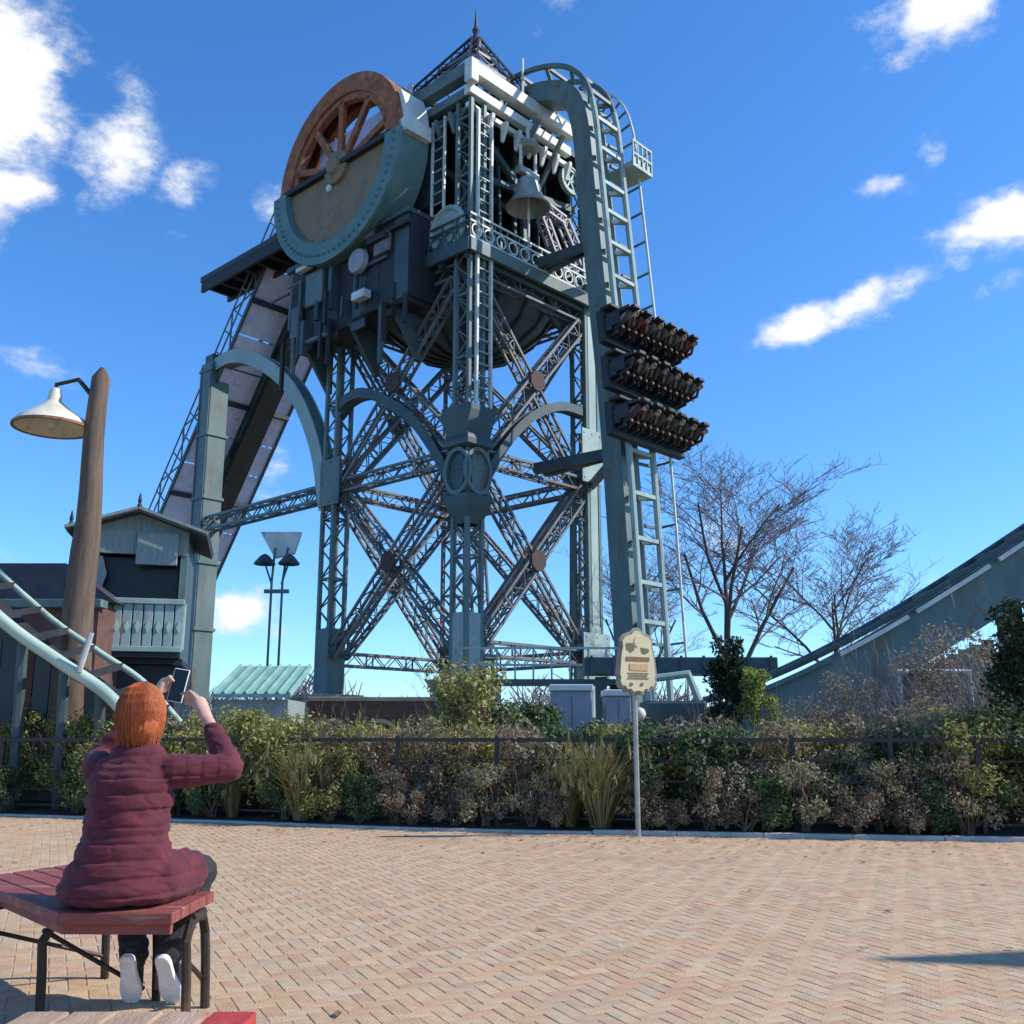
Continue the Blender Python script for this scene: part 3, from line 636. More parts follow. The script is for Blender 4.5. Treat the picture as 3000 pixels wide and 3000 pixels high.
# bell hanging in the open front of the machine house
bell = empty('hanging_bell', Vector((CX, CY, 0)) + Matrix.Rotation(TH, 3, 'Z') @ Vector((2.75, -.55, 22.3)), TH)
tag(bell, 'pale bronze bell hanging under the cornice of the headframe', 'bell')
b = MB(); b.lathe([(.02, 1.35), (.22, 1.35), (.42, 1.2), (.52, .85), (.60, .5), (.80, .15), (.95, 0), (.90, -.04), (.72, .15), (.5, .6), (.3, 1.1), (.02, 1.2)], 28); o = b.build('cup', 'bell', bell); smooth_by_angle(o)
b = MB(); b.box((0, 0, 1.52), (1.15, .3, .28)); b.build('yoke', 'bell', bell, bevel=.04)
for s_ in (-.45, .45):
    b = MB(); b.tube([(s_, 0, 1.6), (s_, 0, 2.7)], .07, 8); b.build('hanger', 'white', bell)
b = MB(); b.lathe([(.02, 2.95), (.4, 2.9), (.55, 2.7), (.4, 2.6), (.02, 2.6)], 18); b.build('crown', 'bell', bell)
b = MB(); b.tube([(0, 0, 2.9), (0, 0, 3.6)], .09, 8); b.build('suspension_rod', 'white', bell)
b = MB(); b.tube([(0, 0, .9), (0.03, 0, -.9), (0, 0, -2.1)], [.05, .05, .07], 8); b.build('clapper_rope', 'white', bell)

# ------------------------------------------------------------------ the coaster: lift, crest and vertical drop (same local frame as the tower)
track = empty('coaster_track', (CX, CY, 0), TH)
tag(track, 'dark teal coaster track climbing a steep lift and plunging beside the headframe', 'coaster track')
def curve_pts(P_, n=10):
    P_ = [Vector(q) for q in P_]; P_ = [P_[0] * 2 - P_[1]] + P_ + [P_[-1] * 2 - P_[-2]]; out = []
    for i in range(1, len(P_) - 2):
        for k in range(n):
            t = k / n; a, b, c, d = P_[i - 1:i + 3]
            out.append(.5 * ((2 * b) + (c - a) * t + (2 * a - 5 * b + 4 * c - d) * t * t + (3 * b - a - 3 * c + d) * t ** 3))
    out.append(P_[-2]); return out
# centre line of the spine
cl = [(2.7, 32.5, .2), (2.7, 26, 8.65), (2.7, 20.5, 15.8), (2.7, 16, 21.65), (2.7, 12.6, 26.0), (2.75, 10.4, 27.7), (2.9, 7.5, 28.0), (3.2, 4, 27.9), (3.5, 1.2, 27.9), (3.6, -.8, 27.7), (3.6, -2.3, 26.9), (3.6, -3.0, 25.4), (3.6, -3.35, 22.0), (3.6, -3.75, 17.5), (3.6, -4.2, 12.5), (3.6, -4.6, 5.0), (3.6, -4.8, .3)]
cp = curve_pts(cl, 10)
def frames(pts):
    out = []
    for i, p in enumerate(pts):
        d = (pts[min(i + 1, len(pts) - 1)] - pts[max(i - 1, 0)]).normalized()
        nrm = Vector((1, 0, 0)).cross(d).normalized()     # points to the riders' side
        if nrm.z < -.2: nrm = -nrm
        out.append((p, d, nrm))
    return out
fr = frames(cp)
def side_of(d):                                           # up on the lift, outward on the drop
    n_ = Vector((0, d.z, -d.y)); n_.normalize(); return n_
ic = next(k for k, q in enumerate(fr) if q[0].y < 6)
for seg, mt in ((fr[:ic + 1], 'teal_dark'), (fr[ic:], 'teal')):
    b = MB(); b.path([p for p, d, n_ in seg], .85, 1.05, up=(1, 0, 0)); part(b, 'spine', mt, track)
RO = .92
for s_ in (-.72, .72):
    i0 = next(k for k, q in enumerate(fr) if q[0].y < -2.9)
    for seg, mt in ((fr[:i0 + 1], 'teal'), (fr[i0:], 'teal_pale')):
        b = MB(); b.tube([p + side_of(d) * RO + Vector((s_, 0, 0)) for p, d, n_ in seg], .12, 8); part(b, 'rail', mt, track)
acc_ = 0; lastp = None
for p, d, n_ in fr:
    if lastp is not None: acc_ += (p - lastp).length
    lastp = p
    if acc_ > 1.15:
        acc_ = 0; q = side_of(d)
        b = MB(); b.bar(p + q * RO + Vector((-.72, 0, 0)), p + q * .5 + Vector((-.2, 0, 0)), .14, .16); b.bar(p + q * RO + Vector((.72, 0, 0)), p + q * .5 + Vector((.2, 0, 0)), .14, .16)
        b.bar(p + q * RO + Vector((-.72, 0, 0)), p + q * RO + Vector((.72, 0, 0)), .12, .14); part(b, 'cross_tie', 'teal_pale' if p.y < -2.9 else 'teal', track)
# lift catwalks, each a run of pale panels on dark frames
lift = [q for q in fr if q[0].y > 11.2]
P0, P1 = Vector((2.7, 32.0, .85)), Vector((2.7, 12.0, 26.6)); LD = (P1 - P0).normalized(); LN = side_of(LD); LL = (P1 - P0).length
for s0, s1 in ((-2.9, -.65), (.70, 1.75)):
    n_ = 18
    for k in range(n_):
        a = P0 + LD * (LL * k / n_ + .05); c = P0 + LD * (LL * (k + 1) / n_ - .05)
        b = MB(); b.bar(a + Vector(((s0 + s1) / 2, 0, 0)) + LN * -.30, c + Vector(((s0 + s1) / 2, 0, 0)) + LN * -.30, (s1 - s0) * .96, .08, LN); part(b, 'catwalk_panel', 'lilac', track)
        if k % 3 == 0:
            b = MB(); b.bar(a + Vector((s0, 0, 0)) + LN * -.42, a + Vector((s1, 0, 0)) + LN * -.42, .22, .22); part(b, 'catwalk_frame', 'dark', track)
    for e in (s0, s1):
        b = MB(); b.bar(P0 + Vector((e, 0, 0)) + LN * -.34, P1 + Vector((e, 0, 0)) + LN * -.34, .10, .2, LN); part(b, 'stringer', 'teal_dark', track)
    e = s0 if s0 < 0 else s1
    for h in (.35, .9):
        b = MB(); b.bar(P0 + Vector((e, 0, 0)) + LN * h, P1 + Vector((e, 0, 0)) + LN * h, .06, .06, LN); part(b, 'handrail', 'lattice', track)
    for k in range(28):
        q = P0 + LD * (LL * (k + .5) / 28) + Vector((e, 0, 0)); b = MB(); b.bar(q - LN * .3, q + LN * .92, .06); part(b, 'handrail_post', 'lattice', track)
    g2 = MB()
    for k in range(20):
        a = P0 + LD * (LL * k / 20); c = P0 + LD * (LL * (k + 1) / 20); w_ = Vector((e, 0, 0))
        if k % 2: a, c = a + LN * -.3, c + LN * .9
        else: a, c = a + LN * .9, c + LN * -.3
        g2.bar(a + w_, c + w_, .06)
    tag(part(g2, 'handrail_lacing', 'lattice', track), kind='stuff')
b = MB(); b.bar(P0 + LN * -.75, P1 + LN * -.75, 1.1, .35, LN); part(b, 'lift_underbeam', 'dark', track)
# crest truss and side walkway, pale walkway down the drop
for (a, c) in (((4.6, 9.5, 27.4), (4.9, -.6, 27.2)), ((1.6, 9.5, 27.4), (2.2, .2, 27.2))):
    b = MB(); girder(b, a, c, 1.0, .5, .8, .12, .06); part(b, 'crest_truss', 'teal', track)
for x in (2.9, 4.5):
    b = MB(); b.bar((x, -1.0, 26.2), (x, .6, 24.0), .16); part(b, 'crest_prop', 'teal', track)
pts = [(p, d) for p, d, n_ in fr if p.y < -1.0]
for s_ in (1.75,):
    for r_ in (.2, 1.0):
        b = MB(); b.tube([p + side_of(d) * r_ + Vector((s_, 0, 0)) for p, d in pts], .05, 6); part(b, 'drop_handrail', 'white', track)
    for k in range(2, len(pts) - 8, 3):
        p, d = pts[k]; b = MB(); b.bar(p + side_of(d) * .2 + Vector((s_, 0, 0)), p + side_of(d) * 1.0 + Vector((s_, 0, 0)), .07); part(b, 'drop_rung', 'teal', track)
        b = MB(); b.bar(p + Vector((.3, 0, 0)), p + Vector((s_, 0, 0)) + side_of(d) * .2, .1); part(b, 'drop_outrigger', 'teal', track)
b = MB(); b.box((5.0, -4.0, 23.3), (1.3, 1.4, .14))
for k in range(5): b.box((4.38 + k * .31, -4.68, 23.85), (.05, .05, 1.1)); b.box((5.63, -4.66 + k * .31, 23.85), (.05, .05, 1.1))
for z in (23.8, 24.35): b.box((5.0, -4.68, z), (1.3, .06, .08)); b.box((5.63, -4.0, z), (.06, 1.4, .08))
b.box((5.0, -4.62, 23.5), (1.2, .05, .35)); part(b, 'service_landing', 'teal_pale', track)
for z in (20.0, 11.4):                                   # ties between drop spine and tower
    for s_ in (3.3, 3.9):
        b = MB(); b.bar((s_, -.4, z), (3.6, -3.2 - (20 - z) * .09, z), .3, .4); part(b, 'spine_tie', 'teal_dark', track)
    b = MB(); b.bar((A, -.3, z), (3.8, -3.3 - (20 - z) * .09, z), .24, .3); part(b, 'spine_tie', 'teal_dark', track)

# ------------------------------------------------------------------ bodies: joined limbs and a voxel skin, one continuous surface
def capsule(bm, p0, p1, r0, r1, seg=12, sq=(1, 1)):
    p0, p1 = Vector(p0), Vector(p1); d = p1 - p0; L_ = max(d.length, 1e-4); d.normalize()
    up = Vector((0, 0, 1)) if abs(d.z) < .9 else Vector((0, 1, 0)); x = d.cross(up).normalized(); y = x.cross(d)
    rings = []
    prof = [(-r0 * math.cos(R(a)), r0 * math.sin(R(a))) for a in (8, 35, 62)] + [(0, r0), (L_ / 2, (r0 + r1) / 2), (L_, r1)] + [(L_ + r1 * math.sin(R(a)), r1 * math.cos(R(a))) for a in (28, 55, 82)]
    for h, rr_ in prof:
        rings.append([bm.verts.new(p0 + d * h + (x * math.cos(2 * PI * k / seg) * sq[0] + y * math.sin(2 * PI * k / seg) * sq[1]) * rr_) for k in range(seg)])
    for a, b in zip(rings, rings[1:]):
        for k in range(seg): bm.faces.new((a[k], a[(k + 1) % seg], b[(k + 1) % seg], b[k]))
    bm.faces.new(rings[0][::-1]); bm.faces.new(rings[-1])
def ell(bm, c, r_, seg=20, rot=None):
    mtx = Matrix.Translation(c) @ (rot.to_4x4() if rot else Matrix()) @ Matrix.Diagonal((*r_, 1))
    bmesh.ops.create_uvsphere(bm, u_segments=seg, v_segments=seg // 2 + 2, radius=1, matrix=mtx)
def loft(bm, rings, seg=28):
    """rings: (centre, rx, ry) stacked upward, closed at both ends."""
    rs = []
    for c, rx, ry in rings:
        rs.append([bm.verts.new((c[0] + rx * math.cos(2 * PI * k / seg), c[1] + ry * math.sin(2 * PI * k / seg), c[2])) for k in range(seg)])
    for a, b in zip(rs, rs[1:]):
        for k in range(seg): bm.faces.new((a[k], a[(k + 1) % seg], b[(k + 1) % seg], b[k]))
    bm.faces.new(rs[0][::-1]); bm.faces.new(rs[-1])
def skinned(name, bm, m, voxel, smooth_it=4, parent=None, origin=(0, 0, 0), wrinkle=0):
    bmesh.ops.translate(bm, verts=bm.verts, vec=-Vector(origin))
    bmesh.ops.recalc_face_normals(bm, faces=bm.faces)
    me = bpy.data.meshes.new(name + '_cage'); bm.to_mesh(me); bm.free()
    t = bpy.data.objects.new(name + '_cage', me); col.objects.link(t)
    rm = t.modifiers.new('r', 'REMESH'); rm.mode = 'VOXEL'; rm.voxel_size = voxel; rm.use_smooth_shade = True
    sm = t.modifiers.new('s', 'SMOOTH'); sm.iterations = smooth_it; sm.factor = .5
    dg = bpy.context.evaluated_depsgraph_get(); dg.update()
    nm = bpy.data.meshes.new_from_object(t.evaluated_get(dg)); nm.name = name
    bpy.data.objects.remove(t); bpy.data.meshes.remove(me)
    nm.materials.clear()
    for q in (m if isinstance(m, (list, tuple)) else [m]): nm.materials.append(mat[q])
    nm.shade_smooth()
    if wrinkle:                                # creases and uneven padding
        ns = [v_.normal.copy() for v_ in nm.vertices]
        for v_, n_ in zip(nm.vertices, ns):
            c = v_.co; k = mnoise.noise(c * 7 + Vector((3, 1, 8))) * .9 + mnoise.noise(Vector((c.x * 15, c.y * 15, c.z * 30))) * .75
            rdg = 1 - abs(mnoise.noise(Vector((c.x * 9 + 5, c.y * 9, c.z * 17)))) * 2.4
            seam = 0
            if name == 'coat' and abs(c.x) < .30 and c.z < 1.05:     # stitched quilting lines
                zq = (c.z + .006 * mnoise.noise(c * 6)) / .066; dq = abs(zq - round(zq)) * .066
                seam = .007 * math.exp(-(dq / .006) ** 2)
            v_.co = c + n_ * (wrinkle * (k - max(0, rdg - .55) * 1.3) - seam)
    o = bpy.data.objects.new(name, nm); col.objects.link(o); o.location = origin
    if parent: o.parent = parent
    return o

# ------------------------------------------------------------------ train on the drop: three rows
# train frame: local x = along the row, local y = outward from the track (riders' heads), local z = up the track
def train_pose(z):
    ps = [(p, d) for p, d, n_ in fr if p.y < -2.5]
    for (a, da), (c, dc) in zip(ps, ps[1:]):
        if a.z >= z >= c.z:
            t = (a.z - z) / (a.z - c.z); return a.lerp(c, t), da.lerp(dc, t).normalized()
TM = Matrix.Translation((CX, CY, 0)) @ Matrix.Rotation(TH, 4, 'Z')
def row_car():
    root = empty('coaster_car')
    b = MB(); b.box((0, 1.22, 0), (4.4, .34, 1.25)); b.build('chassis', 'seat', root, bevel=.06)
    b = MB(); b.box((0, 1.55, .62), (4.5, .5, .12)); b.build('footwell_panel', 'dark', root, bevel=.03)
    for s_ in (-.72, .72):
        b = MB(); b.box((s_, .98, 0), (.34, .4, .9)); b.build('wheel_carrier', 'teal_dark', root, bevel=.04)
        for z in (-.3, .3):
            b = MB(); b.lathe([(0, -.07), (.15, -.07), (.17, 0), (.15, .07), (0, .07)], 12, (s_ * 1.32, .98, z), 'x'); b.build('wheel', 'dark', root)
    for k in range(6):
        x = -1.85 + k * .74
        st = MB(); st.box((x, 1.52, .0), (.60, .3, .55)); st.box((x, 1.95, .33), (.56, 1.05, .14)); st.box((x, 2.5, .31), (.36, .28, .14))
        for s_ in (-.29, .29): st.box((x + s_, 1.8, .08), (.06, .5, .5))
        so = st.build('seat', 'seat', root, bevel=.03)
        b = MB(); b.tube([(x - .2, 2.36, .2), (x - .22, 2.2, -.16), (x - .2, 1.75, -.24)], .06, 8); b.tube([(x + .2, 2.36, .2), (x + .22, 2.2, -.16), (x + .2, 1.75, -.24)], .06, 8); b.build('harness', 'brownpad', so)
    return root
car0 = row_car()
bm = bmesh.new()
# a seated rider in car coordinates: hips near the seat pan, spine along +y, shins hanging towards -z
capsule(bm, (-.1, 1.78, .12), (.1, 1.78, .12), .15, .15); capsule(bm, (0, 1.8, .12), (0, 2.2, .14), .16, .17, sq=(1.15, .8)); capsule(bm, (-.15, 2.22, .13), (.15, 2.22, .13), .09, .09)
capsule(bm, (0, 2.25, .13), (0, 2.4, .1), .06, .06); ell(bm, (0, 2.52, .06), (.10, .135, .115)); ell(bm, (0, 2.5, -.055), (.02, .03, .02), 8)
for s_ in (-1, 1):
    capsule(bm, (s_ * .1, 1.74, .08), (s_ * .13, 1.72, -.36), .085, .07); capsule(bm, (s_ * .13, 1.72, -.36), (s_ * .13, 1.34, -.42), .062, .045); capsule(bm, (s_ * .13, 1.33, -.42), (s_ * .13, 1.30, -.60), .045, .04)
    capsule(bm, (s_ * .2, 2.2, .1), (s_ * .27, 1.98, -.06), .055, .045); capsule(bm, (s_ * .27, 1.98, -.06), (s_ * .18, 2.04, -.26), .042, .034); ell(bm, (s_ * .17, 2.06, -.31), (.045, .05, .06), 10)
rider0 = skinned('person', bm, ['ridertop', 'skin', 'jeans', 'riderhair'], .028, 3)
for p in rider0.data.polygons:
    c = p.center
    if c.y > 2.38: p.material_index = 3 if (c.z > .06 or c.y > 2.6) else 1
    elif c.z < -.24 and c.y > 1.9: p.material_index = 1
    elif c.y < 1.86 : p.material_index = 2
RN = ['top', 'middle', 'bottom']
for i, z in enumerate((15.25, 13.55, 11.85)):
    p, d = train_pose(z); q = side_of(d); up = -d
    mtx = TM @ Matrix(((1, q.x, up.x, p.x), (0, q.y, up.y, p.y), (0, q.z, up.z, p.z), (0, 0, 0, 1)))
    c = car0 if i == 0 else copy_tree(car0)
    c.matrix_world = mtx
    tag(c, 'dark seat row of the plunging train, %s of the three' % ('uppermost', 'middle one', 'lowest')[i], 'coaster car', 'seat rows of the coaster train')
    for k in range(6):
        r_ = rider0 if (i == 0 and k == 0) else rider0.copy()
        if not (i == 0 and k == 0): col.objects.link(r_)
        r_.matrix_world = mtx @ Matrix.Translation((-1.85 + k * .74, 0, 0))
        tag(r_, 'dark clothed rider, %s in the %s seat row of the plunging train' % (('leftmost', 'second from left', 'third from left', 'third from right', 'second from right', 'rightmost')[k], RN[i]), 'person', 'riders on the coaster train')

# ------------------------------------------------------------------ near track at the left and rising track at the right
def small_track(name, label, pts, rails, spine, mats, tie_m, parent_loc, n=12, tie_step=.62, bars=True):
    root = empty(name, parent_loc); tag(root, label, 'coaster track', 'stretches of coaster track near the hedge')
    o = Vector(parent_loc); cp_ = curve_pts(pts, n)
    if spine:
        b = MB(); b.path([p + Vector(spine[0]) for p in cp_], spine[1], spine[2]); b.build('spine', spine[3], root, origin=(0, 0, 0)).location = -o
    for off, rad, mt in rails:
        b = MB(); b.tube([p + Vector(off) for p in cp_], rad, 10); q = b.build('rail', mt, root); q.location = -o; q.data.shade_smooth()
    a_ = 0
    for p0, p1 in zip(cp_, cp_[1:]):
        a_ += (p1 - p0).length
        if a_ > tie_step:
            a_ = 0; b = MB(); b.bar(p0 + Vector(rails[0][0]), p0 + Vector(rails[1][0]), .10, .10); q = b.build('cross_tie', tie_m, root); q.location = -o
    return root, cp_
ltr, lp = small_track('coaster_track', 'mint railed coaster track swooping down behind the seated person', [(-13.2, 17.4, 7.4), (-10.4, 16.9, 4.75), (-8.4, 16.5, 3.1), (-7.25, 16.3, 2.36), (-6.4, 16.2, 1.84), (-5.7, 16.1, 1.18), (-5.1, 16.0, .6), (-4.5, 15.9, .1)],
    [((0, 0, 0), .10, 'mint'), ((.12, 1.2, .26), .055, 'mint')], None, None, 'dark', (-7, 16.4, 0), 12, .55)
b = MB()
for p0, p1 in zip(lp[:-14], lp[1:-13]): b.bar(p0 + Vector((0, .7, -.12)), p1 + Vector((0, .7, -.12)), .85, .06)
q = b.build('track_bed', 'dark', ltr); q.location = (7, -16.4, 0)
for k in range(10, 66, 9):
    p = lp[k]; b = MB(); b.tube([p + Vector((0, .1, -.1)), Vector((p.x, p.y + .3, 0))], .09, 8); q = b.build('support_post', 'teal_dark', ltr); q.location = (7, -16.4, 0)
b = MB(); b.tube([lp[40] + Vector((.1, -.1, 0)), lp[40] + Vector((.24, -.1, .62))], [.05, .05], 8); q = b.build('sensor_post', 'kerbm', ltr); q.location = (7, -16.4, 0)
# boarded wall beneath it
lw = empty('board_wall', (-9, 17.9, 0)); tag(lw, 'dark green board wall under the mint track at the left', 'wall')
for k in range(26):
    x = -13.0 + k * .30; h = max(.9, 1.0 + (-(x) - 5.2) * .52)
    b = MB(); b.box((x + 9, 0, h / 2), (.28, .08, h)); b.build('board', 'teal_dark' if k % 5 else 'brickred', lw)

rpts = [(2.6, 25.2, 1.65), (4.4, 24.8, 1.9), (6.2, 24.3, 2.55), (8.2, 24.0, 3.5), (10.2, 23.8, 4.65), (12.6, 23.7, 6.15), (15.5, 23.8, 8.0)]
rtr, rp_ = small_track('coaster_track', 'dark teal coaster track on a deep girder rising to the right', rpts,
    [((0, -.55, .08), .075, 'teal_dark'), ((0, .75, .08), .075, 'teal_dark')], ((0, .1, -.75), .9, 1.15, 'teal'), None, 'teal_dark', (9, 24, 0), 10, .8)
for k in range(4, len(rp_) - 6, 1):
    p0, p1 = rp_[k], rp_[k + 1]
    if k % 9 == 8: continue
    b = MB(); b.bar(p0 + Vector((0, -.48, -.14)), p1 + Vector((0, -.48, -.14)), .10, .10); q = b.build('sunlit_rail_strip', 'white' if p0.x > 7.5 else 'teal', rtr); q.location = (-9, -24, 0)  # white paints in sunlight on the right stretch of the rail
for x, zt in ((11.85, 4.4), (7.4, 1.9)):
    b = MB(); b.box((x - 9, .1, zt / 2), (.42, .5, zt)); b.build('support_column', 'dark', rtr, bevel=.02)
# plank infill under the girder
rw = empty('board_wall', (8.6, 25.0, 0)); tag(rw, 'grey boarded wall below the rising track at the right', 'wall')
for k in range(22):
    x = 5.6 + k * .29; h = 1.0 + max(0, (x - 5.4)) * .40
    b = MB(); b.box((x - 8.6, .02 * (k % 3), h / 2), (.275, .08, h)); b.build('board', 'board' if k % 7 else 'teal_dark', rw)

# ------------------------------------------------------------------ buildings
# gabled station hut with balcony at the foot of the lift
hut = empty('station_hut', (-10.95, 29.2, 0), R(14)); tag(hut, 'grey green station hut with dark roof and pale balcony at the lift foot', 'hut')
def hp(b, n, m, par=hut, **k): return b.build(n, m, par, **k)
HX, HD = 1.35, 1.5
b = MB(); b.box((0, HD, 1.6), (2 * HX - .1, 2 * HD - .1, 3.2)); hp(b, 'base', 'dark')
for k in range(10):                                            # side boards
    b = MB(); b.box((-HX - .02, .15 + k * .30, 5.15), (.07, .285, 3.9)); hp(b, 'board', 'board')
for k in range(5):
    b = MB(); b.box((HX + .02, .3 + k * .6, 5.15), (.07, .58, 3.9)); hp(b, 'board', 'teal_dark')
b = MB(); b.box((0, 2 * HD, 5.1), (2 * HX, .08, 3.9)); hp(b, 'back_wall', 'dark')
b = MB(); b.box((0, HD, 3.3), (2 * HX + .2, 2 * HD + .3, .16)); hp(b, 'floor', 'dark')
for x in (-HX, HX):
    b = MB(); b.box((x * .97, 0, 5.15), (.2, .2, 3.9)); hp(b, 'corner_post', 'teal')
b = MB(); b.box((0, .3, 5.6), (2.3, .05, 1.5)); hp(b, 'dark_opening_sheet', 'dark_inside')  # near-black sheet paints in the unlit inside of the hut
# balcony front with panels and moulded rail
b = MB(); b.box((.18, -.42, 4.98), (2.5, .22, .16)); hp(b, 'balcony_rail', 'teal_pale', bevel=.02)
b = MB(); b.box((.18, -.42, 3.62), (2.5, .2, .16)); hp(b, 'balcony_sill', 'teal_pale', bevel=.02)
for k in range(9):
    b = MB(); b.box((-.95 + k * .283, -.42, 4.3), (.25, .08, 1.2)); o = hp(b, 'balcony_panel', 'teal_pale', bevel=.015)
    d_ = MB(); d_.prism([(0, .16), (.07, 0), (0, -.16), (-.07, 0)], .03, (-.95 + k * .283, -.49, 4.25)); d_.build('lozenge', 'mint', o)
for s_ in (-1.05, 1.4):
    b = MB(); b.box((s_, -.2, 4.3), (.12, .45, 1.35)); hp(b, 'balcony_end', 'teal_pale')
b = MB(); b.box((.18, -.22, 3.45), (2.4, .5, .12)); hp(b, 'balcony_floor', 'dark')
b = MB(); b.prism([(-1.05, 0), (-.75, 0), (-.6, -.5), (-.75, -1.1), (-1.05, -1.25)], .1, (-.2, -.15, 6.3)); hp(b, 'curved_bracket', 'board')
# frieze and gable
b = MB(); b.box((0, -.06, 6.75), (2 * HX + .1, .14, .7)); hp(b, 'frieze', 'board')
b = MB(); b.box((.55, -.22, 6.55), (1.15, .12, .95)); hp(b, 'name_panel', 'board', bevel=.02)
b = MB(); b.prism([(-1.5, 0), (1.5, 0), (0, .52)], .14, (0, -.1, 7.1)); hp(b, 'gable', 'board')
for s_ in (-1, 1):
    b = MB(); b.bar((s_ * 1.95, HD, 7.0), (0, HD, 7.68), 2 * HD + .9, .16, (0, 0, 1)); hp(b, 'roof_slope', 'darkroof')
    b = MB(); b.bar((s_ * 1.95, -.62, 7.0), (s_ * .02, -.62, 7.66), .08, .24, (0, 1, 0)); hp(b, 'barge_board', 'board')
for (x, y, z) in ((0, -.55, 7.62), (0, 3.5, 7.62), (-1.8, -.55, 7.0), (1.8, -.55, 7.0)):
    b = MB(); b.lathe([(.05, 0), (.08, .12), (.04, .2), (.06, .27), (.015, .5)], 8, (x, y, z)); hp(b, 'finial', 'dark')

# brown brick house behind the lamp post
hs = empty('brick_house', (-14.1, 27.5, 0)); tag(hs, 'brown brick house with teal eaves behind the rustic lamp post', 'house')
b = MB(); b.box((0, 2, 2.35), (5.7, 4, 4.7)); b.build('wall', 'brickred', hs)
b = MB(); b.box((0, -.03, 4.72), (6.0, .5, .22)); b.build('eaves', 'teal', hs, bevel=.02)
b = MB(); b.prism([(-3.1, 0), (3.1, 0), (1.6, 1.1), (-1.6, 1.1)], 3.0, (0, .5, 4.84)); b.build('roof', 'darkroof', hs)
for x in (-1.6, .2, 1.9):
    f = MB(); f.box((x, -.02, 2.7), (.9, .06, 1.3)); fo = f.build('window', 'teal', hs); p_ = MB(); p_.box((x, -.06, 2.7), (.74, .03, 1.14)); p_.build('pane', 'dark_inside', fo)
# low shed with a mint roof
sh = empty('low_shed', (-7.2, 28.5, 0)); tag(sh, 'low shed with mint green ribbed roof behind the raised phone', 'shed')
b = MB(); b.box((0, 1.2, 1.1), (2.0, 2.4, 2.2)); b.build('wall', 'board', sh)
b = MB(); b.prism([(-.15, 2.25), (2.6, 3.2), (2.6, 3.3), (-.15, 2.35)], 2.2, (-1.1, 0, 0), ex=(0, 1, 0), ey=(0, 0, 1), en=(1, 0, 0)); ro = b.build('roof', 'mintroof', sh)
for k in range(8):
    b = MB(); b.bar((-1.05 + k * .3, -.17, 2.38), (-1.05 + k * .3, 2.62, 3.33), .05, .06); b.build('roof_rib', 'mintroof', ro)
# stone plinths under the tower legs
rs = random.Random(5)
def plinth(cx_, cy_, w_, d_, h_, label):
    root = empty('stone_plinth', (cx_, cy_, 0), TH); tag(root, label, 'plinth', 'stone plinths under the headframe')
    b = MB(); b.box((0, 0, h_ / 2), (w_ - .06, d_ - .06, h_ - .05)); b.build('core', 'mortar', root)
    rows = int(h_ / .32)
    for r_ in range(rows):
        z = (r_ + .5) * h_ / rows; n_ = max(2, int(w_ / .5))
        for k in range(n_):
            off = .5 if r_ % 2 else 0
            for fx in (0, 1):
                L_ = w_ if fx == 0 else d_; n2_ = max(2, int(L_ / .5)); 
                if k >= n2_: continue
                t = -L_ / 2 + (k + .5) * L_ / n2_
                b = MB(); sz = (L_ / n2_ - .03, .12 + rs.uniform(0, .03), h_ / rows - .03)
                if fx == 0: b.box((t, -d_ / 2, z), sz)
                else: b.box((-w_ / 2, t, z), (sz[1], sz[0], sz[2]))
                b.build('stone', 'stone', root)
    b = MB(); b.box((0, 0, h_ + .06), (w_ + .25, d_ + .25, .16)); b.build('cap', 'stone', root, bevel=.02)
def T(u, v_): q = Matrix.Rotation(TH, 3, 'Z') @ Vector((u, v_, 0)); return CX + q.x, CY + q.y
plinth(*T(-.1, -.1), 1.7, 1.7, 3.0, 'beige stone plinth under the nearest leg of the headframe')
plinth(*T(-.1, Bv), 1.9, 1.9, 2.7, 'beige stone plinth under the left leg of the headframe')
plinth(*T(A, -.1), 1.5, 1.5, 1.8, 'beige stone plinth under the right leg of the headframe')
# low brown wall between the plinths with pale coping
bw = empty('low_brick_wall', (-4.2, 33.2, 0)); tag(bw, 'low brown brick wall with pale coping between the headframe plinths', 'wall')
b = MB(); b.box((0, 0, 1.15), (4.6, .35, 2.3)); b.build('wall', 'mortar', bw)
for r_ in range(11):
    for k in range(9):
        x = -2.25 + k * .5 + (.25 if r_ % 2 else 0)
        if x > 2.2: continue
        b = MB(); b.box((x, -.17, .35 + r_ * .185), (.48, .06, .17)); b.build('brick', 'brickred', bw)
b = MB(); b.box((0, -.02, 2.38), (4.7, .5, .14)); b.build('coping', 'stone', bw, bevel=.02)
for k in range(3):
    b = MB(); b.path([(-1.6 + k * 1.6 + .55 * math.cos(R(a)), -.24, 1.15 + .55 * math.sin(R(a))) for a in range(0, 181, 15)], .12, .1, up=(0, 1, 0)); b.build('arch_trim', 'stone', bw)
# footbridge railing at the tower base, conveyor beam, cabinets, pump
fb = empty('footbridge', (1.0, 34.0, 0)); tag(fb, 'thin pale blue footbridge railing at the foot of the headframe', 'footbridge')
b = MB(); b.box((0, 0, 2.95), (5.4, 1.1, .18)); b.build('deck', 'teal_dark', fb)
for z in (3.5, 4.05):
    b = MB(); b.bar((-2.7, -.5, z), (2.7, -.5, z), .07); b.build('rail', 'teal_pale', fb)
for k in range(10):
    b = MB(); b.bar((-2.7 + k * .6, -.5, 2.95), (-2.7 + k * .6, -.5, 4.05), .06); b.build('baluster', 'teal_pale', fb)
for x in (-2.4, 2.4):
    b = MB(); b.box((x, 0, 1.45), (.3, .3, 2.9)); b.build('pier', 'dark', fb)
cb = empty('conveyor_gantry', (4.9, 30.0, 0)); tag(cb, 'dark horizontal conveyor gantry behind the cream sign', 'gantry')
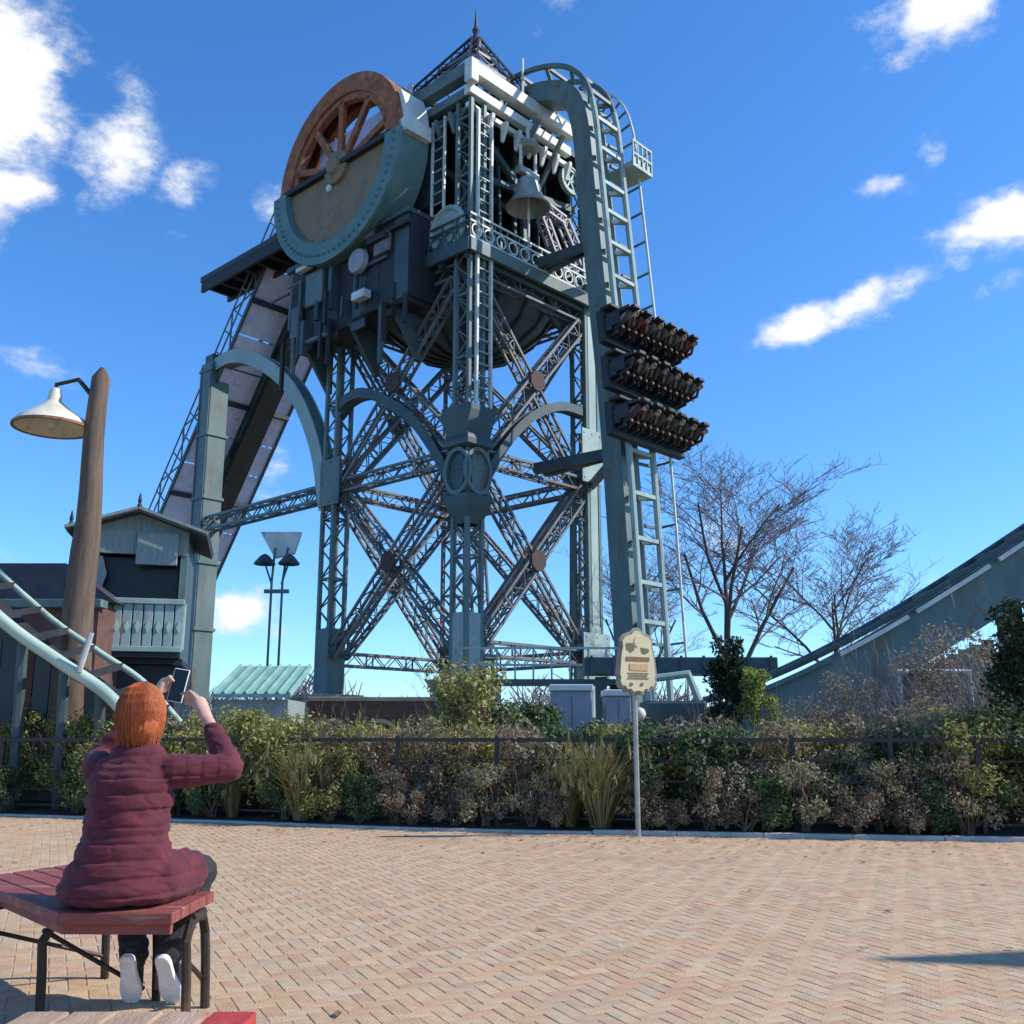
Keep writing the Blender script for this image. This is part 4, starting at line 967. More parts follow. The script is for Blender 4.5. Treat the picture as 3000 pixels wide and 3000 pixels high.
b = MB(); b.box((0, 0, 3.2), (5.6, .9, .5)); b.build('beam', 'teal_dark', cb, bevel=.03)
for k in range(9):
    b = MB(); b.box((-2.6 + k * .65, -.47, 3.2), (.07, .06, .58)); b.build('rib', 'teal_dark', cb)
for x in (-2.3, 2.3):
    b = MB(); b.box((x, 0, 1.45), (.32, .4, 2.9)); b.build('leg', 'teal_dark', cb)
for x, w_, h_, lb in ((1.15, .78, 2.05, 'wider grey equipment cabinet with white lid behind the hedge'), (2.05, .5, 1.95, 'narrow grey equipment cabinet beside the cream sign')):
    c_ = empty('equipment_cabinet', (x, 20.2, 0)); tag(c_, lb, 'cabinet', 'equipment cabinets behind the hedge')
    b = MB(); b.box((0, 0, h_ / 2), (w_, .6, h_)); b.build('body', 'cabinet', c_, bevel=.015)
    b = MB(); b.box((0, -.02, h_ + .06), (w_ + .06, .68, .12)); b.build('lid', 'white', c_, bevel=.015)
    for s_ in (-1, 1):
        b = MB(); b.box((s_ * w_ / 4, -.31, h_ * .5), (w_ / 2 - .04, .02, h_ - .2)); dd = b.build('door', 'cabinet', c_)
        b = MB(); b.box((s_ * .04, -.335, h_ * .55), (.02, .03, .14)); b.build('handle', 'dark', dd)
pm = empty('pump_housing', (3.35, 21.5, 0)); tag(pm, 'dark teal pump housing with white globe lamp right of the sign', 'machine')
b = MB(); b.box((0, 0, .95), (1.3, .8, 1.9)); b.build('body', 'teal_dark', pm, bevel=.05)
b = MB(); b.tube([(-.5, -.3, 1.9), (-.5, -.3, 2.35), (.3, -.3, 2.45), (.5, -.3, 1.9)], .09, 8); b.build('pipe', 'teal_pale', pm)
b = MB(); b.tube([(-.75, -.5, 0), (-.75, -.5, 1.55)], .04, 8); b.build('lamp_stem', 'dark', pm)
b = MB(); b.lathe([(.01, 1.5), (.09, 1.53), (.13, 1.63), (.09, 1.73), (.01, 1.77)], 14, (-.75, -.5, 0)); o = b.build('globe', 'white', pm); o.data.shade_smooth()
# white pipe frame by the brown shrubs
wf = empty('pipe_frame', (9.0, 21.8, 0)); tag(wf, 'thin pale pipe frame standing among brown shrubs at the right', 'frame')
for x in (-.75, -.05, .75):
    b = MB(); b.tube([(x, 0, 0), (x, 0, 2.55)], .035, 8); b.build('upright', 'teal_pale', wf)
b = MB(); b.tube([(-.78, 0, 2.55), (.78, 0, 2.55)], .04, 8); b.build('crossbar', 'white', wf)

# ------------------------------------------------------------------ lamp posts
def rustic_lamp(loc, label, flip=1):
    root = empty('rustic_lamp_post', loc); tag(root, label, 'lamp post', 'rustic lamp posts')
    rl_ = random.Random(int(loc[1] * 10))
    pts = []; rad = []
    for k in range(15):
        z = k * 7.75 / 14; pts.append((.018 * math.sin(k * .9), .02 * math.cos(k * 1.3), z)); rad.append(.42 - .26 * (k / 14) ** .7 + rl_.uniform(-.012, .012))
    pts.append((.03, 0, 7.95)); rad.append(.05)
    b = MB(); b.tube(pts, rad, 12); o = b.build('post', 'wood', root); smooth_by_angle(o, 50)
    for z in (4.2, 6.3): 
        pass
    sx = -.82 * flip
    b = MB(); b.tube([(0, 0, 7.25), (sx * .5, 0, 7.72), (sx, 0, 7.62), (sx, 0, 7.45)], [.05, .045, .04, .04], 8); b.build('bracket', 'iron', root)
    b = MB(); b.lathe([(.05, 7.55), (.10, 7.52), (.13, 7.30), (.20, 7.22), (.34, 7.10), (.60, 6.92), (.68, 6.80), (.66, 6.76), (.58, 6.88), (.30, 7.05), (.05, 7.15)], 28, (sx, 0, 0)); o = b.build('lamp_shade', 'shade', root); smooth_by_angle(o, 40)
    b = MB(); b.path([(sx + .675 * math.cos(2 * PI * k / 28), .675 * math.sin(2 * PI * k / 28), 6.78) for k in range(28)], .05, .05, close=True); b.build('shade_rim', 'shade_in', root)
    b = MB(); b.lathe([(.02, 7.1), (.10, 7.0), (.13, 6.88), (.02, 6.76)], 12, (sx, 0, 0)); o = b.build('bulb', 'white', root); o.data.shade_smooth()
    return root
rustic_lamp((-7.72, 18.0, 0), 'brown rustic wooden lamp post with cream bell shade at the left')
rpst = empty('shadow_mast', (11.75, 5.62, 0)); tag(rpst, 'unseen timber mast added beyond the right edge to cast a shadow on the paving', 'mast')  # out-of-view mast, added only to throw the shadow at the right
b = MB(); b.tube([(0, 0, 0), (.05, .02, 2.6), (.0, -.02, 5.4), (.03, 0, 7.2), (.03, 0, 7.95)], [.34, .32, .29, .25, .04], 12); b.build('post', 'wood', rpst)
b = MB(); b.lathe([(.2, 6.2), (.26, 6.22), (.26, 6.35), (.2, 6.37)], 12); b.build('iron_band', 'iron', rpst)
dl = empty('twin_head_lamp', (-9.6, 41.0, 0)); tag(dl, 'slender distant lamp with two dark heads seen through the portal', 'lamp post')
for s_ in (-.22, .22):
    b = MB(); b.tube([(s_, 0, 0), (s_, 0, 7.4), (s_ * 1.2, .5, 8.9)], .05, 8); b.build('pole', 'teal', dl)
b = MB(); b.box((0, 0, 7.0), (1.0, .15, .15)); b.build('cross_arm', 'teal', dl)
for s_ in (-.55, .45):
    b = MB(); b.lathe([(.05, .45), (.2, .35), (.45, .05), (.42, 0), (.05, .2)], 14, (s_, 0, 8.1)); b.build('head', 'teal_dark', dl)
    b = MB(); b.tube([(s_, 0, 8.2), (s_ * .4, 0, 7.3)], .04, 6); b.build('arm', 'teal_dark', dl)
b = MB(); b.prism([(-.85, .9), (.85, .9), (.6, 0), (-.2, -.2)], .3, (-.1, .6, 8.7)); b.build('hood', 'white', dl)

# ------------------------------------------------------------------ fence and sign
fence = empty('hedge_fence', (0, 13.6, 0)); tag(fence, 'low dark metal fence running through the hedge', 'fence')
FO = .38
fx = [-10.5 + k * 1.48 for k in range(13)] + [8.9]
fx = [-9.7, -8.1, -6.5, -4.9, -3.2, -1.55, -.2, 1.02, 2.4, 3.48, 4.62, 5.6, 6.9, 8.4]
for x in fx:
    b = MB(); b.box((x, edge_y(x) + FO - 13.6, .58), (.055, .055, 1.2)); b.build('post', 'fence', fence)
for a, c in zip(fx, fx[1:]):
    for z, t in ((1.13, .05), (.62, .022), (.15, .03), (.38, .016), (.88, .016)):
        b = MB(); b.bar((a, edge_y(a) + FO - 13.6, z), (c, edge_y(c) + FO - 13.6, z), t, t); b.build('rail' if t > .02 else 'wire', 'fence', fence)
sg = empty('sign', (1.52, 12.74, 0), R(24)); tag(sg, 'cream shaped sign board on a thin pole in front of the hedge', 'sign')
b = MB(); b.tube([(0, 0, 0), (0, 0, 1.75)], .032, 10); b.build('pole', 'galv', sg)
outl = []
half = [(0, 2.50), (.05, 2.49), (.08, 2.45), (.13, 2.43), (.18, 2.41), (.225, 2.36), (.215, 2.28), (.24, 2.18), (.255, 2.05), (.27, 1.90), (.255, 1.86), (.265, 1.80), (.235, 1.745), (.19, 1.745), (.16, 1.70), (.11, 1.71), (.07, 1.665), (.02, 1.68)]
half = [(x * 1.08, z) for x, z in half]
outl = [(x, z) for x, z in half] + [(-x, z) for x, z in reversed(half) if x > 0]
b = MB(); b.prism(outl, .05, (0, -.075, 0)); b.build('frame_board', 'signedge', sg, bevel=.008)
b = MB(); b.prism([(x * .86, 2.1 + (z - 2.1) * .90) for x, z in outl], .02, (0, -.095, 0)); fc = b.build('face_board', 'signface', sg)
def sm(poly, m, n='emblem_piece'):
    b = MB(); b.prism(poly, .008, (0, -.103, 0)); b.build(n, m, fc)
sm([(-.16, 2.30), (-.03, 2.31), (-.05, 2.22), (-.09, 2.19), (-.15, 2.23)], 'signolive'); sm([(.16, 2.24), (.05, 2.25), (.07, 2.19), (.11, 2.175), (.16, 2.20)], 'signolive')
sm([(-.03, 2.38), (.03, 2.38), (.05, 2.30), (.0, 2.25), (-.05, 2.30)], 'signface')
sm([(-.165, 2.135), (.165, 2.135), (.165, 2.085), (-.165, 2.085)], 'signbrown', 'line_strip')
sm([(-.12, 2.05), (.14, 2.05), (.14, 1.97), (-.12, 1.97)], 'signorange', 'line_strip')
for k, (w_, z) in enumerate(((.15, 1.94), (.13, 1.91), (.15, 1.88))): sm([(-w_, z), (w_, z), (w_, z - .012), (-w_, z - .012)], 'signbrown', 'line_strip')
for x in (-.1, .05): sm([(x + .022 * math.cos(2 * PI * k / 10), 1.80 + .022 * math.sin(2 * PI * k / 10)) for k in range(10)], 'signolive', 'dot')

# ------------------------------------------------------------------ benches
bench = empty('bench', (-1.75, 4.5, 0)); tag(bench, 'worn red plank bench on dark iron legs carrying the seated person', 'bench')
BO = Vector((-1.75, 4.5, 0)); d2 = Vector((-.66, .75, 0)); p2 = Vector((.75, .66, 0)); Q0 = Vector((-1.80, 4.26, 0)); ZT = .475
np_, pw_ = 5, .118
def offset_lines(o_):
    # near line of the main run (y const) and the angled run, both moved back by o_; their corner
    y = 4.26 + o_; a = Q0 + p2 * o_
    t = (y - a.y) / d2.y; cx_ = a.x + d2.x * t
    return y, Vector((cx_, y, 0))
for k in range(np_):
    o0, o1 = k * pw_ + .004, (k + 1) * pw_ - .006
    y0, c0 = offset_lines(o0); y1, c1 = offset_lines(o1)
    e0 = Vector((-1.345, y0, 0)); e1 = Vector((-1.345, y1, 0))
    for poly in ([c0, e0, e1, c1], [c0, c1, c1 + d2 * (1.35), c0 + d2 * 1.35 + d2 * .0]):
        b = MB(); b.prism([(q.x - BO.x, q.y - BO.y) for q in poly], .045, (0, 0, ZT - .045), ex=(1, 0, 0), ey=(0, 1, 0), en=(0, 0, 1)); b.build('plank', 'redplank', bench, bevel=.006)
fr_ = MB(); fr_.path([Vector((-1.36, 4.31, ZT - .066)) - BO, Vector((-1.78, 4.31, ZT - .066)) - BO, Q0 + d2 * 1.3 + Vector((.05, .05, ZT - .066)) - BO], .035, .04); fr_.build('apron', 'redplank', bench)
def iron_leg(x, y, dx, dy, nm='leg'):
    b = MB(); b.tube([Vector((x + dx * .22, y + dy * .22, ZT - .07)) - BO, Vector((x + dx * .05, y + dy * .05, ZT - .09)) - BO, Vector((x, y, ZT - .16)) - BO, Vector((x + .01, y, .2)) - BO, Vector((x + .02, y, 0)) - BO], .021, 8)
    b.build(nm, 'iron', bench)
for x, y, dx, dy in ((-1.365, 4.53, 0, 1), (-1.365, 4.80, 0, -1), (-1.98, 4.56, .7, .7), (-1.62, 4.92, -.7, -.7), (-2.45, 4.95, .7, .7), (-2.02, 5.35, -.7, -.7)): iron_leg(x, y, dx, dy)
for a, c in (((-1.365, 4.53, .25), (-1.365, 4.80, .12)), ((-1.98, 4.56, .36), (-1.66, 4.92, .05)), ((-2.45, 4.95, .3), (-2.0, 5.35, .1))):
    b = MB(); b.tube([Vector(a) - BO, Vector(c) - BO], .011, 6); b.build('stretcher', 'iron', bench)
nb = empty('bench', (-.97, 2.4, 0)); tag(nb, 'corner of a worn bench with a bright red plank at the bottom edge', 'bench')
for k in range(5):
    b = MB(); b.box((-.24 + k * .122, 0, .435), (.113, .93, .04)); b.build('plank', 'redplank2' if k == 4 else 'tanplank', nb, bevel=.006)
for y in (-.35, .36):
    b = MB(); b.box((0, y, .39), (.56, .05, .05)); b.build('crossbar', 'iron', nb)
    for x in (-.24, .24):
        b = MB(); b.tube([(x, y, .4), (x * 1.08, y, 0)], .02, 8); b.build('leg', 'iron', nb)

# ------------------------------------------------------------------ the seated person, seen from behind
PO = (-1.63, 4.5, 0)
bm = bmesh.new()
ell(bm, (-1.63, 4.568, 1.25), (.074, .088, .110), 24); ell(bm, (-1.63, 4.60, 1.20), (.055, .062, .072))
ell(bm, (-1.63, 4.655, 1.245), (.014, .02, .024), 10); ell(bm, (-1.63, 4.645, 1.20), (.026, .012, .010), 10)
for s_ in (-1, 1):
    ell(bm, (-1.63 + s_ * .082, 4.55, 1.245), (.014, .024, .034), 10); ell(bm, (-1.63 + s_ * .032, 4.642, 1.268), (.014, .008, .009), 8)
capsule(bm, (-1.63, 4.545, 1.06), (-1.63, 4.555, 1.18), .048, .046)
capsule(bm, (-1.63, 4.47, .62), (-1.63, 4.48, .78), .145, .13, sq=(1.1, .85)); capsule(bm, (-1.63, 4.48, .80), (-1.63, 4.50, .93), .11, .11, sq=(1.1, .75)); capsule(bm, (-1.73, 4.51, .98), (-1.53, 4.51, .98), .045, .045); capsule(bm, (-1.63, 4.51, .96), (-1.63, 4.54, 1.08), .06, .05)
SR, ER, WR_ = Vector((-1.45, 4.51, 1.015)), Vector((-1.235, 4.60, 1.02)), Vector((-1.40, 4.765, 1.225))
SL, EL_, WL_ = Vector((-1.81, 4.52, 1.015)), Vector((-1.90, 4.78, 1.05)), Vector((-1.705, 4.86, 1.31))
for S_, E_, W_ in ((SR, ER, WR_), (SL, EL_, WL_)):
    capsule(bm, S_.lerp(E_, .05) + Vector((0, 0, -.004)), E_, .042, .038); capsule(bm, E_, W_, .040, .029)
HPR, HPL = Vector((-1.53, 4.50, .555)), Vector((-1.73, 4.50, .555)); KR, KL = Vector((-1.45, 4.95, .545)), Vector((-1.76, 4.95, .535)); AR, AL = Vector((-1.525, 4.80, .20)), Vector((-1.675, 4.82, .19))
for H_, K_, A_ in ((HPR, KR, AR), (HPL, KL, AL)):
    capsule(bm, H_, K_, .095, .066); capsule(bm, K_, A_, .060, .040); capsule(bm, A_, A_ + Vector((0, .03, -.05)), .034, .026)
# hands closing on the phone
PH = Vector((-1.585, 4.875, 1.395))
def hand(W_, palm, tips, thumb):
    capsule(bm, W_, palm, .030, .036, sq=(1, .7))
    for base, mid, tip, r_ in tips:
        capsule(bm, base, mid, r_, r_ * .95, 8); capsule(bm, mid, tip, r_ * .95, r_ * .8, 8)
    capsule(bm, thumb[0], thumb[1], .0115, .0105, 8); capsule(bm, thumb[1], thumb[2], .0105, .009, 8)
hR = Vector((-1.465, 4.835, 1.315))
hand(WR_, hR, [(hR + Vector((-.012, .024, .022 - k * .020)), hR + Vector((-.052, .060, .046 - k * .020)), PH + Vector((.020 + .004 * k, .022, -.032 - k * .019)), .0093 - .0006 * k) for k in range(4)],
     (hR + Vector((-.014, -.012, .018)), hR + Vector((-.048, -.004, .050)), PH + Vector((.022, -.014, -.040))))
hL = Vector((-1.662, 4.88, 1.40))
hand(WL_, hL, [(hL + Vector((.006, .022, .026 - k * .020)), hL + Vector((.020, .042, .040 - k * .020)), PH + Vector((-.018, .022, .035 - k * .019)), .0093 - .0006 * k) for k in range(4)],
     (hL + Vector((.010, -.014, .016)), hL + Vector((.036, -.020, .036)), PH + Vector((-.020, -.014, .02))))
person = skinned('person', bm, 'skin', .0075, 3, origin=PO)
tag(person, 'person in a maroon coat sitting on the bench, photographing with a raised phone', 'person')
# coat: quilted torso and sleeves, flaring over the hips
def px_child(o): o.parent = person; o.location = (0, 0, 0); return o
bm = bmesh.new()
prof = [(.490, .262, .205), (.515, .278, .222), (.56, .275, .222), (.62, .250, .205), (.68, .222, .188), (.74, .202, .172), (.80, .196, .165), (.87, .200, .163), (.93, .205, .160), (.98, .205, .150), (1.02, .190, .132), (1.055, .145, .110), (1.085, .092, .088), (1.115, .080, .084)]
rings = []
zz = .490
while zz <= 1.115:
    for (z0, a0, b0), (z1, a1, b1) in zip(prof, prof[1:]):
        if z0 <= zz <= z1 + 1e-6:
            t = (zz - z0) / (z1 - z0); rx, ry = a0 + (a1 - a0) * t, b0 + (b1 - b0) * t; break
    bul = .013 * abs(math.sin((zz - .49) / .088 * PI)) ** .55 if .50 < zz < 1.04 else 0
    lean = .035 * (1 - min(1, max(0, (zz - .49) / .5)))
    rings.append(((-1.63 - .03 * (1.1 - zz), 4.455 + .07 * (zz - .5) + .02, zz), rx * .84 + bul, ry * .93 + bul)); zz += .0085
loft(bm, rings, 40)
def sleeve(S_, E_, W_, r0, r1, r2, stop=.9):
    n_ = 16
    for (a, c, ra, rb) in ((S_, E_, r0, r1), (E_, E_.lerp(W_, stop), r1, r2)):
        L_ = (c - a).length; m_ = max(3, int(L_ / .058))
        for k in range(m_):
            t0, t1 = k / m_, (k + 1) / m_
            capsule(bm, a.lerp(c, t0 + .18 / m_), a.lerp(c, t1 - .18 / m_), ra + (rb - ra) * t0 + .003, ra + (rb - ra) * t1 + .003, 14)
        capsule(bm, a, c, ra - .003, rb - .003, 14)
sleeve(SR + Vector((-.03, 0, -.005)), ER, WR_, .074, .057, .044, .80); sleeve(SL + Vector((.03, 0, -.005)), EL_, WL_, .074, .057, .044, .84)
# lap of the coat spreading over the right thigh
capsule(bm, HPR + Vector((.03, -.02, .02)), HPR.lerp(KR, .60) + Vector((.02, 0, .015)), .118, .105); capsule(bm, HPL + Vector((-.03, -.02, .02)), HPL.lerp(KL, .60), .118, .10)
ell(bm, (-1.63, 4.535, 1.085), (.118, .105, .060)); ell(bm, (-1.63, 4.51, 1.03), (.175, .10, .06))
coat = px_child(skinned('coat', bm, 'coat', .006, 3, origin=PO, wrinkle=.006))
bm = bmesh.new()
for H_, K_, A_ in ((HPR, KR, AR), (HPL, KL, AL)):
    capsule(bm, H_, K_, .108, .082); capsule(bm, K_, A_ + (K_ - A_) * .05, .080, .062); capsule(bm, A_ + (K_ - A_) * .25, A_ + Vector((0, -.005, .02)), .064, .066)
capsule(bm, HPL, HPR, .12, .12)
px_child(skinned('trousers', bm, 'trouser', .009, 2, origin=PO, wrinkle=.009))
for X_, tw in ((-1.675, -.03), (-1.525, .05)):
    # toes on the ground, heels raised: the sole faces back
    toe = Vector((X_ + tw * .4, 4.872, .030)); heel = Vector((X_, 4.735, .235)); ax = (heel - toe).normalized(); back = Vector((0, -ax.z, ax.y)).normalized()
    sr = Vector((1, 0, 0))
    def foot_out(t):                       # half width along the sole
        return .034 + .016 * math.sin(min(1, t * 1.15) * PI * .55) if t < .55 else .047 - .012 * math.sin((t - .55) / .45 * PI * .5) ** 2
    us = [0, .04, .12, .25, .4, .55, .7, .85, .95, 1.0]
    wds = [.022, .034, .043, .047, .044, .037, .034, .035, .030, .018]
    L_ = .262
    bm2 = MB(); N_ = len(us)
    poly = [(-w_, u * L_) for u, w_ in zip(us, wds)] + [(w_, u * L_) for u, w_ in reversed(list(zip(us, wds)))]
    bm2.prism(poly, .030, toe - ax * .015 + back * .030, ex=sr, ey=ax, en=-back)
    s_o = bm2.build('shoe_sole', 'shoe', None, bevel=.008); s_o.parent = person; s_o.location = -Vector(PO)
    bm = bmesh.new()
    fwd = -back
    capsule(bm, toe + ax * .03 + fwd * .03, toe + ax * .12 + fwd * .045, .036, .042); capsule(bm, toe + ax * .12 + fwd * .04, toe + ax * .215 + fwd * .045, .042, .036); capsule(bm, toe + ax * .19 + fwd * .055, toe + ax * .17 + fwd * .13, .038, .042)
    px_child(skinned('shoe_upper', bm, 'shoeup', .009, 2, origin=PO))
# hair: a full copper bob with strands
bm = bmesh.new()
hc = Vector((-1.63, 4.545, 1.26))
ell(bm, hc, (.093, .108, .122), 28); ell(bm, hc + Vector((0, -.030, -.045)), (.095, .090, .105), 24); ell(bm, hc + Vector((0, -.028, -.10)), (.074, .066, .070), 20)
for s_ in (-1, 1): capsule(bm, hc + Vector((s_ * .070, -.005, .02)), hc + Vector((s_ * .070, 0, -.10)), .032, .020)
hair = px_child(skinned('hair', bm, 'hair', .008, 14, origin=PO))
st = MB(); rh = random.Random(8); crown = hc + Vector((0, -.035, .125))
for k in range(620):
    a = rh.uniform(-PI * 1.12, PI * .12); rx, ry = .097, .114
    dx_, dy_ = math.cos(a), math.sin(a)
    if dy_ > .3 and abs(dx_) < .75: continue
    end = rh.uniform(.09, .165); pts = []; wv = rh.uniform(-.006, .006); ph_ = rh.uniform(0, 6)
    for q in range(10):
        t = q / 9
        if t < .55: th = t / .55 * R(90); rr_, z = math.sin(th), .128 * math.cos(th)
        else: f_ = (t - .55) / .45; rr_, z = 1 - .06 * f_ - .22 * f_ * f_, -end * f_
        w_ = wv * t + .003 * math.sin(ph_ + t * 9)
        pts.append(hc + Vector((dx_ * rx * rr_ + w_, dy_ * ry * rr_ - .012 + w_, z + .004)))
    st.tube(pts, [.0026] * 8 + [.0020, .0006], 3, caps=False)
so = st.build('hair_strands', 'hair', None); so.parent = person; so.location = -Vector(PO); tag(so, kind='stuff')
# the phone
ph = empty('phone', PH); tag(ph, 'black phone in a white case held up by the person', 'phone')
ph.rotation_euler = (R(-6), R(9), R(-12))
b = MB(); b.box((0, 0, 0), (.080, .010, .158)); b.build('case', 'phonecase', ph, bevel=.004)
b = MB(); b.box((0.002, -.0062, 0), (.072, .003, .150)); b.build('screen', 'phone', ph)
b = MB(); b.box((.02, .008, .055), (.030, .006, .032)); b.build('camera_bump', 'phone', ph, bevel=.002)

# ------------------------------------------------------------------ vegetation
def leafy(seed, rx, ry, h, n, size, m, clumps=14, upright=0.0, stems=10, stem_m='stem', base=.05, hollow=.45, aspect=.45):
    """Shrub mesh pair: leaves gathered in clumps through the volume, stems from the base."""
    r_ = random.Random(seed); lv = MB(); sm_ = MB(); cl_ = []
    for k in range(clumps):
        a = r_.uniform(0, 2 * PI); q = math.sqrt(r_.uniform(.0, 1)); z = h * (base + (1 - base) * r_.uniform(.12, .92) ** .8)
        taper = 1 - .45 * (z / h) ** 2
        cl_.append((Vector((math.cos(a) * rx * q * taper * .85, math.sin(a) * ry * q * taper * .85, z)), r_.uniform(.16, .34) * min(rx, ry, h) * 1.25))
    for k in range(n):
        c, cr = r_.choice(cl_)
        d = Vector((r_.gauss(0, 1), r_.gauss(0, 1), r_.gauss(0, 1))).normalized() * cr * (hollow + (1 - hollow) * r_.random() ** .4) * r_.uniform(.75, 1.1)
        p = c + d
        if p.z < .02: p.z = r_.uniform(.02, .2)
        nrm = (d.normalized() * .7 + Vector((r_.uniform(-1, 1), r_.uniform(-1, 1), r_.uniform(-.3, 1)))).normalized()
        ax = nrm.cross(Vector((r_.uniform(-1, 1), r_.uniform(-1, 1), r_.uniform(-1, 1)))).normalized()
        if upright: ax = (ax * (1 - upright) + Vector((0, 0, 1)) * upright).normalized(); nrm = (nrm - ax * nrm.dot(ax)).normalized()
        sd_ = nrm.cross(ax); L_ = size * r_.uniform(.6, 1.35); w_ = L_ * aspect
        lv.add([p, p + ax * L_ * .5 + sd_ * w_ * .5 + nrm * L_ * .06, p + ax * L_, p + ax * L_ * .5 - sd_ * w_ * .5 + nrm * L_ * .06], [(0, 1, 2, 3)])
    for k in range(stems):
        c, cr = cl_[k % len(cl_)]; b0 = Vector((r_.uniform(-.12, .12) * rx, r_.uniform(-.12, .12) * ry, 0)); mid = b0.lerp(c, .5) + Vector((r_.uniform(-.1, .1), r_.uniform(-.1, .1), .05)) * h
        sm_.tube([b0, mid, c, c + Vector((r_.uniform(-.3, .3), r_.uniform(-.3, .3), .8)) * cr], [.018, .013, .008, .003], 4, caps=False)
    return lv, sm_
def grassy(seed, h, n, spread):
    r_ = random.Random(seed); lv = MB()
    for k in range(n):
        a = r_.uniform(0, 2 * PI); b0 = Vector((math.cos(a), math.sin(a), 0)) * r_.uniform(0, .12); o_ = Vector((math.cos(a + r_.uniform(-.6, .6)), math.sin(a + r_.uniform(-.6, .6)), 0)) * spread * r_.uniform(.15, 1)
        L_ = h * r_.uniform(.55, 1.1); p1 = b0 + o_ * .35 + Vector((0, 0, L_ * .62)); p2 = b0 + o_ + Vector((0, 0, L_ * r_.uniform(.78, 1.0)))
        sd_ = Vector((-math.sin(a + 1.2 * r_.random()), math.cos(a), 0)).normalized() * r_.uniform(.004, .009)
        lv.add([b0 - sd_, b0 + sd_, p1 + sd_, p1 - sd_, p2], [(0, 1, 2, 3), (3, 2, 4)])
        if k % 7 == 0:                                # feathery plume
            for q in range(6):
                e = p2 + Vector((r_.uniform(-.03, .03), r_.uniform(-.03, .03), r_.uniform(-.12, .06))); lv.add([p2 - Vector((0, 0, .1)), e + sd_ * 1.6, p2 + Vector((0, 0, .07)), e - sd_ * 1.6], [(0, 1, 2, 3)])
    return lv, MB()
def twiggy(seed, rx, h, n, rad=.012):
    """Bare shrub: a fan of forking rods."""
    r_ = random.Random(seed); sm_ = MB()
    def rod(p, d, L_, r0, dep):
        q = p + d * L_ * .5 + Vector((r_.uniform(-1, 1), r_.uniform(-1, 1), r_.uniform(-.5, 1))) * L_ * .06; e = p + d * L_
        sm_.tube([p, q, e], [r0, r0 * .8, r0 * .5], 3, caps=False)
        if dep:
            for k in range(r_.choice((2, 3, 3))):
                nd = (d + Vector((r_.uniform(-.75, .75), r_.uniform(-.75, .75), r_.uniform(-.2, .5)))).normalized()
                rod(p.lerp(e, r_.uniform(.45, 1)), nd, L_ * r_.uniform(.4, .7), r0 * .55, dep - 1)
    for k in range(n):
        a = r_.uniform(0, 2 * PI); t = r_.uniform(.1, .75)
        d = Vector((math.cos(a) * t * rx / h * 1.4, math.sin(a) * t * rx / h * 1.4, 1)).normalized()
        rod(Vector((math.cos(a) * .12 * rx, math.sin(a) * .12 * rx, 0)), d, h * r_.uniform(.4, .68), rad, 3)
    return sm_
def shrub_proto(kind, seed):
    if kind == 'olive': lv, st_ = leafy(seed, .8, .65, 1.3, 4200, .07, None, 36, hollow=.1, stems=20); t_ = twiggy(seed, .8, 1.5, 8, .009); st_.add(t_.v, t_.f); ms = ('leaf_olive', 'stem')
    elif kind == 'ochre': lv, st_ = grassy(seed, 1.05, 620, .60); st_.tube([(0, 0, 0), (.01, 0, .6)], [.012, .004], 4); ms = ('leaf_ochre', 'stem')
    elif kind == 'dark': lv, st_ = leafy(seed, .85, .65, 1.25, 3600, .085, None, 32, hollow=.15, stems=18); ms = ('leaf_dark', 'stem')
    elif kind == 'brown': lv, st_ = leafy(seed, .8, .6, 1.25, 1500, .07, None, 20, hollow=.2); t_ = twiggy(seed, .8, 1.4, 9, .010); st_.add(t_.v, t_.f); ms = ('leaf_brown', 'stem')
    elif kind == 'grey': lv, st_ = leafy(seed, .6, .5, 1.0, 2200, .06, None, 16); ms = ('leaf_grey', 'stem')
    elif kind == 'heather': lv, st_ = leafy(seed, .55, .42, .55, 2200, .05, None, 16, upright=.35, base=.1); ms = ('leaf_heather', 'stem')
    elif kind == 'tallbrown': lv, st_ = leafy(seed, 1.1, .9, 2.9, 2600, .075, None, 34, hollow=.15); t_ = twiggy(seed, 1.1, 3.2, 16, .014); st_.add(t_.v, t_.f); ms = ('leaf_brown', 'twig')
    elif kind == 'conifer': lv, st_ = leafy(seed, .42, .42, 2.7, 6000, .075, None, 46, upright=.35, base=.05); ms = ('needle', 'stem')
    elif kind == 'lime': lv, st_ = leafy(seed, .38, .38, 2.3, 4200, .08, None, 34, upright=.45); ms = ('leaf_lime', 'stem')
    elif kind == 'bigdark': lv, st_ = leafy(seed, .8, .8, 3.6, 7000, .10, None, 50); ms = ('needle', 'stem')
    root = empty(kind)
    lv.build('foliage', ms[0], root); st_.build('stems', ms[1], root)
    return root
protos = {}
for kd in ('olive', 'ochre', 'dark', 'brown', 'grey', 'heather', 'tallbrown', 'conifer', 'lime', 'bigdark'):
    protos[kd] = [shrub_proto(kd, 31 + 7 * v_ + len(kd)) for v_ in range(2 if kd not in ('conifer', 'lime', 'bigdark') else 1)]
NAMES = dict(olive='olive_shrub', ochre='grass_clump', dark='evergreen_shrub', brown='withered_shrub', grey='grey_shrub', heather='heather_clump', tallbrown='bare_shrub', conifer='conifer', lime='lime_conifer', bigdark='tall_evergreen')
used = {}
rv_ = random.Random(77)
